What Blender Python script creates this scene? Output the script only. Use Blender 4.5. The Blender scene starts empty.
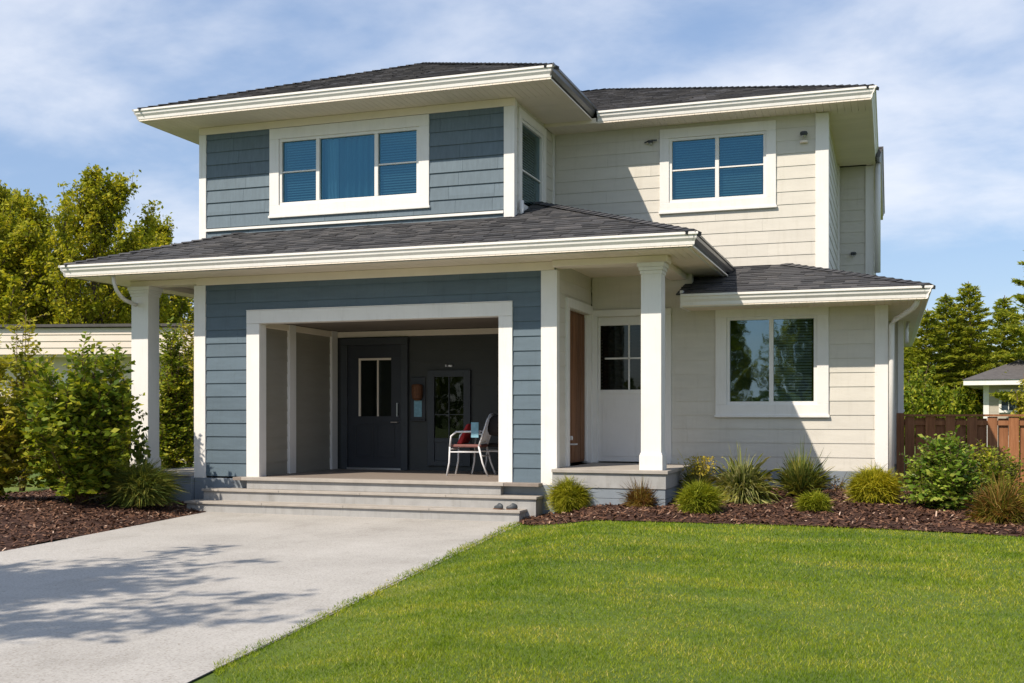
import bpy, math, random
import numpy as np
from mathutils import Vector, Matrix
R = math.radians
random.seed(7)
rng = np.random.default_rng(11)
C = bpy.context.scene.collection
sc = bpy.context.scene

# ------------------------------------------------------------------ camera, sky, sun
THETA, FPX, HC, YH = R(18.9), 1102.0, 1.42, 415.0
cam = bpy.data.cameras.new('camera'); camo = bpy.data.objects.new('camera', cam); C.objects.link(camo)
camo.location = (0, 0, HC); camo.rotation_euler = (R(90), 0, THETA)
cam.sensor_width = 36; cam.lens = FPX / 1024 * 36; cam.shift_y = (YH - 341.5) / 1024
cam.clip_end = 2000; cam.clip_start = .05
sc.camera = camo

SUN_EL, SUN_AZ = R(47), R(29)          # the sun stands behind the camera, 29 degrees to the left of the house axis
w = bpy.data.worlds.new('World'); sc.world = w; w.use_nodes = True
nt = w.node_tree; nt.nodes.clear()
def N(t, typ, **k):
    n = t.nodes.new(typ)
    for a, v in k.items():
        if a in n.inputs.keys() if isinstance(a, str) else False: n.inputs[a].default_value = v
        else: setattr(n, a, v)
    return n
out = nt.nodes.new('ShaderNodeOutputWorld'); bg = nt.nodes.new('ShaderNodeBackground')
sky = nt.nodes.new('ShaderNodeTexSky'); sky.sky_type = 'NISHITA'; sky.sun_disc = False
sky.sun_elevation = SUN_EL; sky.sun_rotation = R(180) + SUN_AZ; sky.air_density = 1.0; sky.dust_density = .7; sky.ozone_density = 1.6
tc = nt.nodes.new('ShaderNodeTexCoord'); sep = nt.nodes.new('ShaderNodeSeparateXYZ')
nt.links.new(tc.outputs['Generated'], sep.inputs[0])
def M(t, op, a, b=None, clamp=False):
    n = t.nodes.new('ShaderNodeMath'); n.operation = op; n.use_clamp = clamp
    for i, v in enumerate((a, b)):
        if v is None: continue
        if isinstance(v, (int, float)): n.inputs[i].default_value = v
        else: t.links.new(v, n.inputs[i])
    return n.outputs[0]
zz = M(nt, 'ADD', M(nt, 'MAXIMUM', sep.outputs[2], 0.0), .22)
cmb = nt.nodes.new('ShaderNodeCombineXYZ')
nt.links.new(M(nt, 'DIVIDE', sep.outputs[0], zz), cmb.inputs[0]); nt.links.new(M(nt, 'DIVIDE', sep.outputs[1], zz), cmb.inputs[1])
def wnoise(scale, detail, rough, off, dist=0.0):
    mp = nt.nodes.new('ShaderNodeMapping'); mp.inputs['Location'].default_value = off; mp.inputs['Rotation'].default_value = (0, 0, R(20))
    mp.inputs['Scale'].default_value = (1.0, 1.15, 1)
    nt.links.new(cmb.outputs[0], mp.inputs[0])
    n = nt.nodes.new('ShaderNodeTexNoise'); n.inputs['Scale'].default_value = scale; n.inputs['Detail'].default_value = detail
    n.inputs['Roughness'].default_value = rough; n.inputs['Distortion'].default_value = dist
    nt.links.new(mp.outputs[0], n.inputs['Vector']); return n.outputs[0]
big = wnoise(.95, 6, .52, (0.4, 5.0, 0), .15); fine = wnoise(3.2, 8, .58, (1.3, 2.2, 4), .2)
cl = M(nt, 'ADD', M(nt, 'MULTIPLY', big, .72), M(nt, 'MULTIPLY', fine, .28))
mr = nt.nodes.new('ShaderNodeMapRange'); mr.interpolation_type = 'SMOOTHSTEP'
mr.inputs['From Min'].default_value = .42; mr.inputs['From Max'].default_value = .68; mr.inputs['To Max'].default_value = .88
nt.links.new(cl, mr.inputs['Value'])
mx = nt.nodes.new('ShaderNodeMix'); mx.data_type = 'RGBA'
mx.inputs[7].default_value = (7.0, 7.3, 8.0, 1)
hz = nt.nodes.new('ShaderNodeMix'); hz.data_type = 'RGBA'; hz.blend_type = 'MIX'
nt.links.new(sky.outputs[0], hz.inputs[6]); hz.inputs[7].default_value = (3.1, 4.4, 7.0, 1); hz.inputs[0].default_value = .45
nt.links.new(mr.outputs[0], mx.inputs[0]); nt.links.new(hz.outputs[2], mx.inputs[6])
nt.links.new(mx.outputs[2], bg.inputs[0]); bg.inputs[1].default_value = .1
nt.links.new(bg.outputs[0], out.inputs[0])
sun = bpy.data.lights.new('sun', 'SUN'); sun.energy = 4.4; sun.angle = R(.55); sun.color = (1, .90, .77)
suno = bpy.data.objects.new('sun', sun); C.objects.link(suno)
sdir = Vector((math.sin(SUN_AZ) * math.cos(SUN_EL), math.cos(SUN_AZ) * math.cos(SUN_EL), -math.sin(SUN_EL)))
suno.rotation_euler = sdir.to_track_quat('-Z', 'Y').to_euler(); suno.location = (-20, -20, 30)
sc.view_settings.view_transform = 'Standard'; sc.view_settings.look = 'None'; sc.view_settings.gamma = 1
sc.view_settings.use_curve_mapping = False; sc.view_settings.exposure = 0.42

# ------------------------------------------------------------------ materials
def newmat(name):
    m = bpy.data.materials.new(name); m.use_nodes = True; t = m.node_tree
    p = t.nodes['Principled BSDF']; return m, t, p
def ramp(t, fac, cols):
    r = t.nodes.new('ShaderNodeValToRGB'); e = r.color_ramp.elements
    while len(e) < len(cols): e.new(.5)
    for i, (pos, c) in enumerate(cols): e[i].position = pos; e[i].color = (*c, 1)
    t.links.new(fac, r.inputs[0]); return r.outputs[0]
def noise(t, scale, detail=5, rough=.6, stretch=None, obj=True):
    n = t.nodes.new('ShaderNodeTexNoise'); n.inputs['Scale'].default_value = scale; n.inputs['Detail'].default_value = detail; n.inputs['Roughness'].default_value = rough
    c = t.nodes.new('ShaderNodeNewGeometry'); v = c.outputs['Position']
    if stretch:
        mp = t.nodes.new('ShaderNodeMapping'); mp.inputs['Scale'].default_value = stretch; t.links.new(v, mp.inputs[0]); v = mp.outputs[0]
    t.links.new(v, n.inputs['Vector']); return n.outputs[0]
def bump(t, p, h, strength, dist=.01):
    b = t.nodes.new('ShaderNodeBump'); b.inputs['Strength'].default_value = strength; b.inputs['Distance'].default_value = dist
    t.links.new(h, b.inputs['Height']); t.links.new(b.outputs[0], p.inputs['Normal'])
def mixc(t, fac, a, b, blend='MIX'):
    m = t.nodes.new('ShaderNodeMix'); m.data_type = 'RGBA'; m.blend_type = blend
    for i, v in ((0, fac), (6, a), (7, b)):
        if isinstance(v, tuple): m.inputs[i].default_value = (*v, 1)
        elif isinstance(v, (int, float)): m.inputs[i].default_value = v
        else: t.links.new(v, m.inputs[i])
    return m.outputs[2]
def sc3(c, k): return tuple(min(1, x * k) for x in c)
def paint(name, col, rough=.55, var=.10, nscale=3, bscale=60, bstr=.15, stretch=None, island=0, spec=.3, wear=0):
    m, t, p = newmat(name)
    n = noise(t, nscale, 6, .65, stretch)
    c = ramp(t, n, [(.3, sc3(col, 1 - var)), (.7, sc3(col, 1 + var * .5))])
    if wear:
        c = mixc(t, 1.0, c, ramp(t, noise(t, 5.5, 7, .75, (2.2, 2.2, .22)), [(.28, (1 - wear, 1 - wear * 1.05, 1 - wear * 1.2)), (.48, (1, 1, 1))]), 'MULTIPLY')
    if island:
        g = t.nodes.new('ShaderNodeNewGeometry')
        k = ramp(t, g.outputs['Random Per Island'], [(0, (1 - island,) * 3), (1, (1, 1, 1))])
        c = mixc(t, 1.0, c, k, 'MULTIPLY')
    t.links.new(c, p.inputs['Base Color']); p.inputs['Roughness'].default_value = rough; p.inputs['Specular IOR Level'].default_value = spec
    if bstr: bump(t, p, noise(t, bscale, 3, .6, stretch), bstr, .004)
    return m
def leafmat(name, cols, trans=.35, rough=.55):
    m, t, p = newmat(name)
    g = t.nodes.new('ShaderNodeNewGeometry')
    k = len(cols) - 1
    c = ramp(t, g.outputs['Random Per Island'], [(i / k, cc) for i, cc in enumerate(cols)])
    n = noise(t, 1.6, 3, .5)
    c = mixc(t, 1.0, c, ramp(t, n, [(.35, (.75, .8, .7)), (.65, (1.15, 1.1, 1.0))]), 'MULTIPLY')
    t.links.new(c, p.inputs['Base Color']); p.inputs['Roughness'].default_value = rough; p.inputs['Specular IOR Level'].default_value = .14
    tr = t.nodes.new('ShaderNodeBsdfTranslucent'); tc_ = mixc(t, 1.0, c, (1.25, 1.2, .6), 'MULTIPLY'); t.links.new(tc_, tr.inputs[0])
    ms = t.nodes.new('ShaderNodeMixShader'); ms.inputs[0].default_value = trans
    t.links.new(p.outputs[0], ms.inputs[1]); t.links.new(tr.outputs[0], ms.inputs[2])
    t.links.new(ms.outputs[0], t.nodes['Material Output'].inputs[0]); return m

BLUE = (.108, .150, .183); CREAM = (.62, .585, .515); WHITE = (.77, .745, .71)
MT = {}
MT['blue'] = paint('blue_siding_paint', BLUE, .6, .12, 2.2, 45, .35, (1, 1, 5), .10, wear=.13)
MT['blue_shake'] = paint('blue_shake_paint', (.135, .18, .215), .65, .14, 4, 40, .5, (6, 6, 1), .13)
MT['cream'] = paint('cream_siding_paint', CREAM, .6, .07, 1.8, 45, .3, (1, 1, 5), .05, wear=.09)
MT['white'] = paint('white_trim_paint', WHITE, .45, .05, 2.5, 50, .12, wear=.09)
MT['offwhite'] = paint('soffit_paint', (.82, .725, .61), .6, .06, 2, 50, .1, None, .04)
MT['ceiling'] = paint('porch_ceiling_paint', (.22, .19, .16), .6, .08, 2, 50, .1, None, .06)  # ceiling tone lowered so the recess shade sits in the colour
MT['found'] = paint('grey_blue_foundation', (.215, .245, .275), .7, .14, 3, 50, .3)
MT['concrete_step'] = paint('step_paint', (.34, .335, .325), .7, .16, 3.5, 80, .3, wear=.2)
MT['tread'] = paint('step_tread', (.37, .335, .295), .6, .15, 5, 80, .25)
MT['deck'] = paint('porch_deck', (.24, .20, .17), .55, .2, 6, 60, .25, (1, 5, 1))
MT['bronze'] = paint('bronze_gutter', (.085, .08, .075), .3, .1, 3, 50, 0, None, 0, .5)
MT['dgrey'] = paint('dark_grey_paint', (.055, .062, .07), .5, .12, 3, 60, .1)
MT['shade_wall'] = paint('porch_siding_with_shade', (.062, .066, .064), .6, .08, 2, 60, .2, None, .05)  # grey-beige siding darkened, porch shade is put into its colour
MT['cream_shade'] = paint('cream_siding_with_shade', (.30, .28, .235), .6, .07, 1.8, 45, .3, (1, 1, 5), .05)  # cream siding in a darker tone, with the porch shade painted in
MT['door'] = paint('charcoal_door_paint', (.042, .046, .055), .4, .1, 3, 60, .05)
MT['metal'] = paint('brushed_metal', (.55, .55, .55), .3, .1, 3, 60, 0); MT['metal'].node_tree.nodes['Principled BSDF'].inputs['Metallic'].default_value = .8
MT['tube'] = paint('white_tube', (.75, .75, .77), .3, .05, 3, 60, 0)
MT['red'] = paint('red_fabric', (.40, .03, .035), .8, .2, 8, 90, .3)
MT['seatbrown'] = paint('seat_fabric', (.22, .10, .09), .8, .2, 8, 90, .3)
MT['black'] = paint('black_fabric', (.02, .018, .018), .7, .2, 8, 90, .3)
MT['paper'] = paint('blue_paper', (.22, .42, .52), .6, .25, 20, 90, 0)
MT['wicker'] = paint('wicker', (.16, .07, .035), .7, .4, 40, 90, .5)
MT['sheer'] = paint('sheer_curtain', (.62, .68, .70), .8, .1, 2.5, 60, 0)
MT['blind'] = paint('blind_slats', (.55, .60, .60), .5, .05, 3, 60, 0)
MT['curtain'] = paint('curtain', (.30, .42, .46), .8, .25, 2.5, 60, 0, (5, 5, .3))
MT['room'] = paint('dark_room', (.05, .06, .07), .9, .1)
MT['soil'] = paint('soil', (.05, .03, .02), .9, .2)
MT['bark'] = paint('bark', (.12, .09, .065), .85, .35, 8, 30, .8, (3, 3, .6))
MT['stem'] = paint('brown_stem', (.15, .09, .06), .8, .3, 12, 40, .3)

def wood(name, cols, sx):
    m, t, p = newmat(name)
    g = t.nodes.new('ShaderNodeNewGeometry')
    n = noise(t, 2.5, 8, .7, sx)
    c = ramp(t, n, [(.3, cols[0]), (.5, cols[1]), (.72, cols[2])])
    c = mixc(t, 1.0, c, ramp(t, g.outputs['Random Per Island'], [(0, (.72, .72, .75)), (.5, (.95, .93, .9)), (1, (1.15, 1.08, 1.0))]), 'MULTIPLY')
    t.links.new(c, p.inputs['Base Color']); p.inputs['Roughness'].default_value = .7; p.inputs['Specular IOR Level'].default_value = .25
    bump(t, p, noise(t, 9, 5, .7, sx), .4, .005); return m
MT['fence'] = wood('brown_stained_wood', ((.16, .065, .028), (.26, .115, .052), (.36, .17, .085)), (9, 9, .7))
MT['brown_door'] = wood('brown_door_wood', ((.10, .045, .022), (.19, .09, .045), (.27, .14, .075)), (8, 8, .6))

def glassmat(name, tint, refl, fac):
    m = bpy.data.materials.new(name); m.use_nodes = True; t = m.node_tree; t.nodes.clear()
    o = t.nodes.new('ShaderNodeOutputMaterial'); a = t.nodes.new('ShaderNodeBsdfTransparent'); b = t.nodes.new('ShaderNodeBsdfGlossy')
    a.inputs[0].default_value = (*tint, 1); b.inputs[0].default_value = (*refl, 1); b.inputs['Roughness'].default_value = .02
    n = noise(t, 1.1, 3, .5); bm_ = t.nodes.new('ShaderNodeBump'); bm_.inputs['Strength'].default_value = .22; bm_.inputs['Distance'].default_value = .02
    t.links.new(n, bm_.inputs['Height']); t.links.new(bm_.outputs[0], b.inputs['Normal'])
    lw = t.nodes.new('ShaderNodeLayerWeight'); lw.inputs[0].default_value = .25
    ms = t.nodes.new('ShaderNodeMixShader'); t.links.new(M(t, 'ADD', M(t, 'MULTIPLY', lw.outputs[0], .6), fac, True), ms.inputs[0])
    t.links.new(a.outputs[0], ms.inputs[1]); t.links.new(b.outputs[0], ms.inputs[2]); t.links.new(ms.outputs[0], o.inputs[0]); return m
MT['glass_blue'] = glassmat('blue_tinted_glass', (.36, .58, .66), (.15, .36, .48), .27)
MT['glass'] = glassmat('window_glass', (.42, .52, .52), (.45, .62, .70), .30)
MT['glass_dark'] = glassmat('dim_glass', (.25, .3, .26), (.5, .55, .52), .05)

def shingles():
    m, t, p = newmat('asphalt_shingles')
    g = t.nodes.new('ShaderNodeNewGeometry')
    c = ramp(t, g.outputs['Random Per Island'], [(0, (.026, .027, .031)), (.35, (.042, .043, .048)), (.7, (.058, .058, .062)), (1, (.078, .076, .078))])
    c = mixc(t, 1.0, c, ramp(t, noise(t, 160, 2, .7), [(.3, (.6, .6, .6)), (.7, (1.45, 1.42, 1.38))]), 'MULTIPLY')
    c = mixc(t, 1.0, c, ramp(t, noise(t, .9, 4, .6), [(.3, (.8, .8, .82)), (.7, (1.15, 1.12, 1.08))]), 'MULTIPLY')
    t.links.new(c, p.inputs['Base Color']); p.inputs['Roughness'].default_value = .85
    bump(t, p, noise(t, 200, 2, .7), .5, .004); return m
MT['shingle'] = shingles()
MT['shingle_far'] = paint('far_shingles', (.10, .092, .09), .9, .3, 6, 60, .3, (1, 1, 6))

def concrete():
    m, t, p = newmat('driveway_concrete')
    c = ramp(t, noise(t, .8, 8, .65), [(.3, (.335, .316, .288)), (.5, (.395, .374, .343)), (.72, (.44, .418, .386))])
    c = mixc(t, 1.0, c, ramp(t, noise(t, .55, 9, .72, (1.6, .5, 1)), [(.30, (.80, .79, .775)), (.46, (1, 1, 1))]), 'MULTIPLY')
    c = mixc(t, 1.0, c, ramp(t, noise(t, 2.6, 7, .7), [(.27, (.78, .77, .75)), (.38, (1, 1, 1))]), 'MULTIPLY')
    c = mixc(t, 1.0, c, ramp(t, noise(t, 55, 4, .75), [(.33, (.76, .75, .73)), (.5, (1, 1, 1)), (.7, (1.14, 1.14, 1.14))]), 'MULTIPLY')
    v = t.nodes.new('ShaderNodeTexVoronoi'); v.inputs['Scale'].default_value = 95
    g = t.nodes.new('ShaderNodeNewGeometry'); t.links.new(g.outputs['Position'], v.inputs['Vector'])
    c = mixc(t, 1.0, c, ramp(t, v.outputs['Color'], [(.12, (.74, .71, .67)), (.25, (1, 1, 1)), (.85, (1, 1, 1)), (1, (1.2, 1.2, 1.2))]), 'MULTIPLY')
    t.links.new(c, p.inputs['Base Color']); p.inputs['Roughness'].default_value = .85
    bump(t, p, noise(t, 90, 4, .7), .5, .006); return m
MT['concrete'] = concrete()
def ground():
    m, t, p = newmat('lawn_soil')
    c = ramp(t, noise(t, .45, 6, .6), [(.3, (.065, .115, .010)), (.55, (.11, .17, .014)), (.75, (.18, .20, .03))])
    c = mixc(t, 1.0, c, ramp(t, noise(t, 30, 5, .75), [(.3, (.6, .62, .55)), (.7, (1.25, 1.2, 1.1))]), 'MULTIPLY')
    t.links.new(c, p.inputs['Base Color']); p.inputs['Roughness'].default_value = .95
    bump(t, p, noise(t, 40, 5, .7), .8, .03); return m
MT['ground'] = ground()
def grassmat():
    m, t, p = newmat('grass_blades')
    g = t.nodes.new('ShaderNodeNewGeometry')
    a = ramp(t, g.outputs['Random Per Island'], [(0, (.12, .175, .010)), (.45, (.21, .285, .015)), (.85, (.31, .375, .026)), (1, (.54, .50, .14))])
    k = ramp(t, noise(t, .9, 6, .68, (1, 1.8, 1)), [(.36, (.55, .70, .55)), (.5, (1, 1, 1)), (.62, (1.45, 1.2, 1.6))])
    c = mixc(t, 1.0, a, k, 'MULTIPLY')
    t.links.new(c, p.inputs['Base Color']); p.inputs['Roughness'].default_value = .7; p.inputs['Specular IOR Level'].default_value = .05
    tr = t.nodes.new('ShaderNodeBsdfTranslucent'); t.links.new(c, tr.inputs[0])
    ms = t.nodes.new('ShaderNodeMixShader'); ms.inputs[0].default_value = .4
    t.links.new(p.outputs[0], ms.inputs[1]); t.links.new(tr.outputs[0], ms.inputs[2]); t.links.new(ms.outputs[0], t.nodes['Material Output'].inputs[0]); return m
MT['grass'] = grassmat()
def chipmat():
    m, t, p = newmat('bark_chips')
    g = t.nodes.new('ShaderNodeNewGeometry')
    c = ramp(t, g.outputs['Random Per Island'], [(0, (.035, .013, .006)), (.5, (.09, .036, .016)), (.85, (.155, .070, .034)), (.95, (.24, .13, .075)), (1, (.50, .36, .27))])
    t.links.new(c, p.inputs['Base Color']); p.inputs['Roughness'].default_value = .8; return m
MT['chips'] = chipmat()
MT['mulch'] = paint('bark_mulch_bed', (.055, .025, .016), .9, .4, 14, 35, 1.0)
MT['leaf_tree'] = leafmat('yellow_green_leaves', [(.16, .19, .018), (.28, .31, .024), (.42, .41, .034), (.56, .49, .055)], .45)
MT['leaf_dark'] = leafmat('dark_green_leaves', [(.04, .07, .012), (.07, .11, .016), (.12, .16, .022), (.19, .20, .03)], .3)
MT['leaf_shrub'] = leafmat('shrub_leaves', [(.07, .12, .012), (.14, .20, .018), (.25, .30, .026), (.44, .43, .05)], .4)
MT['leaf_light'] = leafmat('pale_leaves', [(.18, .20, .02), (.30, .31, .03), (.44, .40, .045), (.56, .48, .10)], .4)
MT['conifer'] = leafmat('conifer_needles', [(.14, .19, .022), (.22, .27, .03), (.33, .36, .042), (.48, .46, .07)], .5)
MT['leaf_glossy'] = leafmat('glossy_leaves', [(.07, .14, .018), (.13, .22, .026), (.21, .30, .036), (.40, .44, .09)], .3, .35)
MT['golden'] = leafmat('golden_green_needles', [(.18, .20, .014), (.30, .31, .02), (.44, .41, .03), (.60, .52, .07)], .35)
MT['green_needle'] = leafmat('mid_green_needles', [(.12, .16, .012), (.20, .25, .02), (.30, .33, .028), (.42, .40, .05)], .35)
MT['reddish'] = leafmat('reddish_stems', [(.10, .05, .02), (.19, .085, .03), (.24, .17, .04), (.30, .26, .08)], .3)
MT['russet'] = leafmat('russet_tips', [(.10, .13, .02), (.20, .19, .03), (.32, .22, .07), (.36, .16, .06)], .35)
MT['bluegreen'] = leafmat('blue_green_needles', [(.09, .14, .04), (.16, .21, .05), (.26, .28, .06), (.40, .35, .09)], .3)
MT['strap'] = leafmat('variegated_straps', [(.16, .21, .05), (.30, .33, .09), (.46, .45, .18), (.60, .56, .30)], .35)
MT['plume'] = leafmat('yellow_flowers', [(.30, .26, .03), (.42, .33, .04), (.55, .44, .08)], .35)

# ------------------------------------------------------------------ mesh helpers
def at(px, py, Y):
    """a point of the photograph at depth Y (the house axis)"""
    u = (px - 512) / FPX; v = (YH - py) / FPX
    d = Vector((-math.sin(THETA) + u * math.cos(THETA), math.cos(THETA) + u * math.sin(THETA), v))
    return Vector((0, 0, HC)) + d * (Y / d.y)
class MB:
    def __init__(s): s.v = []; s.f = []
    def poly(s, pts):
        n = len(s.v); s.v += [tuple(p) for p in pts]; s.f.append(tuple(range(n, n + len(pts)))); return s
    def box(s, x0, x1, y0, y1, z0, z1):
        n = len(s.v)
        s.v += [(x, y, z) for z in (z0, z1) for (x, y) in ((x0, y0), (x1, y0), (x1, y1), (x0, y1))]
        for q in ((0, 3, 2, 1), (4, 5, 6, 7), (0, 1, 5, 4), (1, 2, 6, 5), (2, 3, 7, 6), (3, 0, 4, 7)): s.f.append(tuple(n + i for i in q))
        return s
    def hexa(s, pts):
        n = len(s.v); s.v += [tuple(p) for p in pts]
        for q in ((0, 3, 2, 1), (4, 5, 6, 7), (0, 1, 5, 4), (1, 2, 6, 5), (2, 3, 7, 6), (3, 0, 4, 7)): s.f.append(tuple(n + i for i in q))
        return s
    def tube(s, pts, r0, r1=None, k=8, cap=True):
        if r1 is None: r1 = r0
        pts = [Vector(p) for p in pts]; n0 = len(s.v); m = len(pts)
        for i, p in enumerate(pts):
            d = (pts[min(i + 1, m - 1)] - pts[max(i - 1, 0)]).normalized()
            a = d.cross(Vector((.13, .21, .97)) if abs(d.z) < .9 else Vector((1, .1, 0))).normalized(); b = d.cross(a)
            r = r0 + (r1 - r0) * i / max(1, m - 1)
            for j in range(k):
                an = 2 * math.pi * j / k; q = p + (a * math.cos(an) + b * math.sin(an)) * r; s.v.append(tuple(q))
        for i in range(m - 1):
            for j in range(k):
                s.f.append((n0 + i * k + j, n0 + i * k + (j + 1) % k, n0 + (i + 1) * k + (j + 1) % k, n0 + (i + 1) * k + j))
        if cap: s.f.append(tuple(n0 + j for j in reversed(range(k)))); s.f.append(tuple(n0 + (m - 1) * k + j for j in range(k)))
        return s
    def lathe(s, c, prof, k=16):
        n0 = len(s.v)
        for (r, z) in prof:
            for j in range(k):
                a = 2 * math.pi * j / k; s.v.append((c[0] + r * math.cos(a), c[1] + r * math.sin(a), c[2] + z))
        for i in range(len(prof) - 1):
            for j in range(k): s.f.append((n0 + i * k + j, n0 + i * k + (j + 1) % k, n0 + (i + 1) * k + (j + 1) % k, n0 + (i + 1) * k + j))
        return s
    def sweep(s, prof, a, b, outward, ma=0, mb_=0):
        """profile (o along outward, z up) swept from a to b; ma/mb_ = mitre factors"""
        a = Vector(a); b = Vector(b); d = (b - a).normalized(); o = Vector(outward); n0 = len(s.v); k = len(prof)
        for (p, m_) in ((a, ma), (b, mb_)):
            for (u, z) in prof: s.v.append(tuple(p + o * u + Vector((0, 0, z)) + d * (m_ * u)))
        for j in range(k): s.f.append((n0 + j, n0 + (j + 1) % k, n0 + k + (j + 1) % k, n0 + k + j))
        s.f.append(tuple(n0 + j for j in range(k))); s.f.append(tuple(n0 + k + j for j in reversed(range(k)))); return s
    def build(s, name, mat, parent=None, bev=0, smooth=False, origin=None):
        me = bpy.data.meshes.new(name); vs = s.v
        if origin is not None: vs = [(x - origin[0], y - origin[1], z - origin[2]) for x, y, z in vs]
        elif parent is not None:
            l = Vector((0, 0, 0)); q_ = parent
            while q_ is not None: l = l + Vector(q_.location); q_ = q_.parent
            vs = [(x - l[0], y - l[1], z - l[2]) for x, y, z in vs]
        me.from_pydata(vs, [], s.f); me.materials.append(mat)
        if smooth: me.polygons.foreach_set('use_smooth', [True] * len(me.polygons))
        o = bpy.data.objects.new(name, me); C.objects.link(o)
        if parent is not None: o.parent = parent
        if origin is not None: o.location = origin
        if bev:
            b = o.modifiers.new('bevel', 'BEVEL'); b.width = bev; b.segments = 2; b.limit_method = 'ANGLE'
        return o
def npmesh(name, V, k, mat, parent=None):
    """V: (n*k,3) vertices, every k consecutive ones form a face"""
    V = np.asarray(V, dtype=np.float32).reshape(-1, 3); nf = len(V) // k
    me = bpy.data.meshes.new(name); me.vertices.add(len(V)); me.vertices.foreach_set('co', V.ravel())
    me.loops.add(len(V)); me.loops.foreach_set('vertex_index', np.arange(len(V), dtype=np.int32))
    me.polygons.add(nf); me.polygons.foreach_set('loop_start', np.arange(nf, dtype=np.int32) * k)
    try: me.polygons.foreach_set('loop_total', np.full(nf, k, dtype=np.int32))
    except Exception: pass
    me.update(calc_edges=True); me.materials.append(mat)
    o = bpy.data.objects.new(name, me); C.objects.link(o)
    if parent is not None: o.parent = parent
    return o
def tag(o, label=None, cat=None, group=None, kind=None):
    if label: o['label'] = label
    if cat: o['category'] = cat
    if group: o['group'] = group
    if kind: o['kind'] = kind
    return o
def thing(name, label, cat, loc=(0, 0, 0), group=None, rz=0, scale=1):
    o = bpy.data.objects.new(name, None); C.objects.link(o); o.location = loc; o.rotation_euler = (0, 0, rz); o.scale = (scale,) * 3
    o.empty_display_size = .2
    return tag(o, label, cat, group)
def dup(src, loc, rz=0, scale=None, label=None, group=None):
    c = src.copy(); C.objects.link(c); c.location = loc; c.rotation_euler = (0, 0, rz)
    if scale is not None: c.scale = scale if isinstance(scale, tuple) else (scale,) * 3
    if label: c['label'] = label
    if group: c['group'] = group
    for ch in list(src.children):
        d = ch.copy(); C.objects.link(d); d.parent = c
        for g in list(ch.children):
            e = g.copy(); C.objects.link(e); e.parent = d
    return c
def sm(x): x = min(1, max(0, x)); return x * x * (3 - 2 * x)

# ------------------------------------------------------------------ ground
def edge_r(Y): return -3.5 + (Y - 5) * (-1.1 / 8.6) if Y < 13.7 else -4.62
def edge_l(Y): return -8.65 - .155 * (Y - 9) if Y > 3 else -7.72
def G(X, Y):
    z = .15 * sm((X - edge_r(Y)) / 1.3)
    z += .17 * sm((Y - 12.9) / 3.2) * sm((X - edge_r(Y)) / 1.0)
    z += .16 * sm((edge_l(Y) - X) / 2.2)
    return z
def axis(lo, hi, dense0, dense1, step):
    a = list(np.arange(dense0, dense1 + 1e-6, step)); x = dense0; s = step
    while x > lo: s *= 1.35; x -= s; a.insert(0, max(x, lo))
    x = dense1; s = step
    while x < hi: s *= 1.35; x += s; a.append(min(x, hi))
    return a
xs = axis(-600, 600, -14, 5, .25); ys = axis(-300, 900, 2, 20, .25)
g = MB(); nx = len(xs)
for y in ys:
    for x in xs: g.v.append((x, y, G(x, y)))
for j in range(len(ys) - 1):
    for i in range(nx - 1): g.f.append((j * nx + i, j * nx + i + 1, (j + 1) * nx + i + 1, (j + 1) * nx + i))
tag(g.build('ground', MT['ground'], smooth=True), 'green lawn ground around the house', None, None, 'structure')
# driveway: one sheet with shallow joints between its slabs
d = MB(); joints = [-16, -11.5, -7.4, -3.6, 0.1, 3.7, 7.2, 10.6, 14.4]
for a, b in zip(joints, joints[1:]):
    ny = max(2, int((b - a) / .5)); 
    for j in range(ny):
        y0 = a + .0015 + (b - a - .003) * j / ny; y1 = a + .0015 + (b - a - .003) * (j + 1) / ny
        for (s0, s1) in ((0.0, .4998), (.5002, 1.0)):
            L0, R0, L1, R1 = edge_l(y0), edge_r(y0), edge_l(y1), edge_r(y1)
            p = lambda s, y, L, Rr: (L + (Rr - L) * s, y, .014)
            d.poly([p(s0, y0, L0, R0), p(s1, y0, L0, R0), p(s1, y1, L1, R1), p(s0, y1, L1, R1)])
d.box(-9.9, -2.2, -16, 14.3, -.12, .006) if False else None
tag(d.build('driveway', MT['concrete']), 'pale concrete driveway leading up to the porch steps', None, None, 'structure')
jb = MB(); jb.poly([(edge_l(-16), -16, .009), (edge_r(-16), -16, .009), (edge_r(5), 5, .009), (edge_r(14.4), 14.4, .009), (edge_l(14.4), 14.4, .009), (edge_l(3), 3, .009)])
tag(jb.build('driveway_base', paint('joint_sand', (.34, .32, .295), .9, .2)), 'sand in the joints of the driveway slabs', None, None, 'structure')

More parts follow.
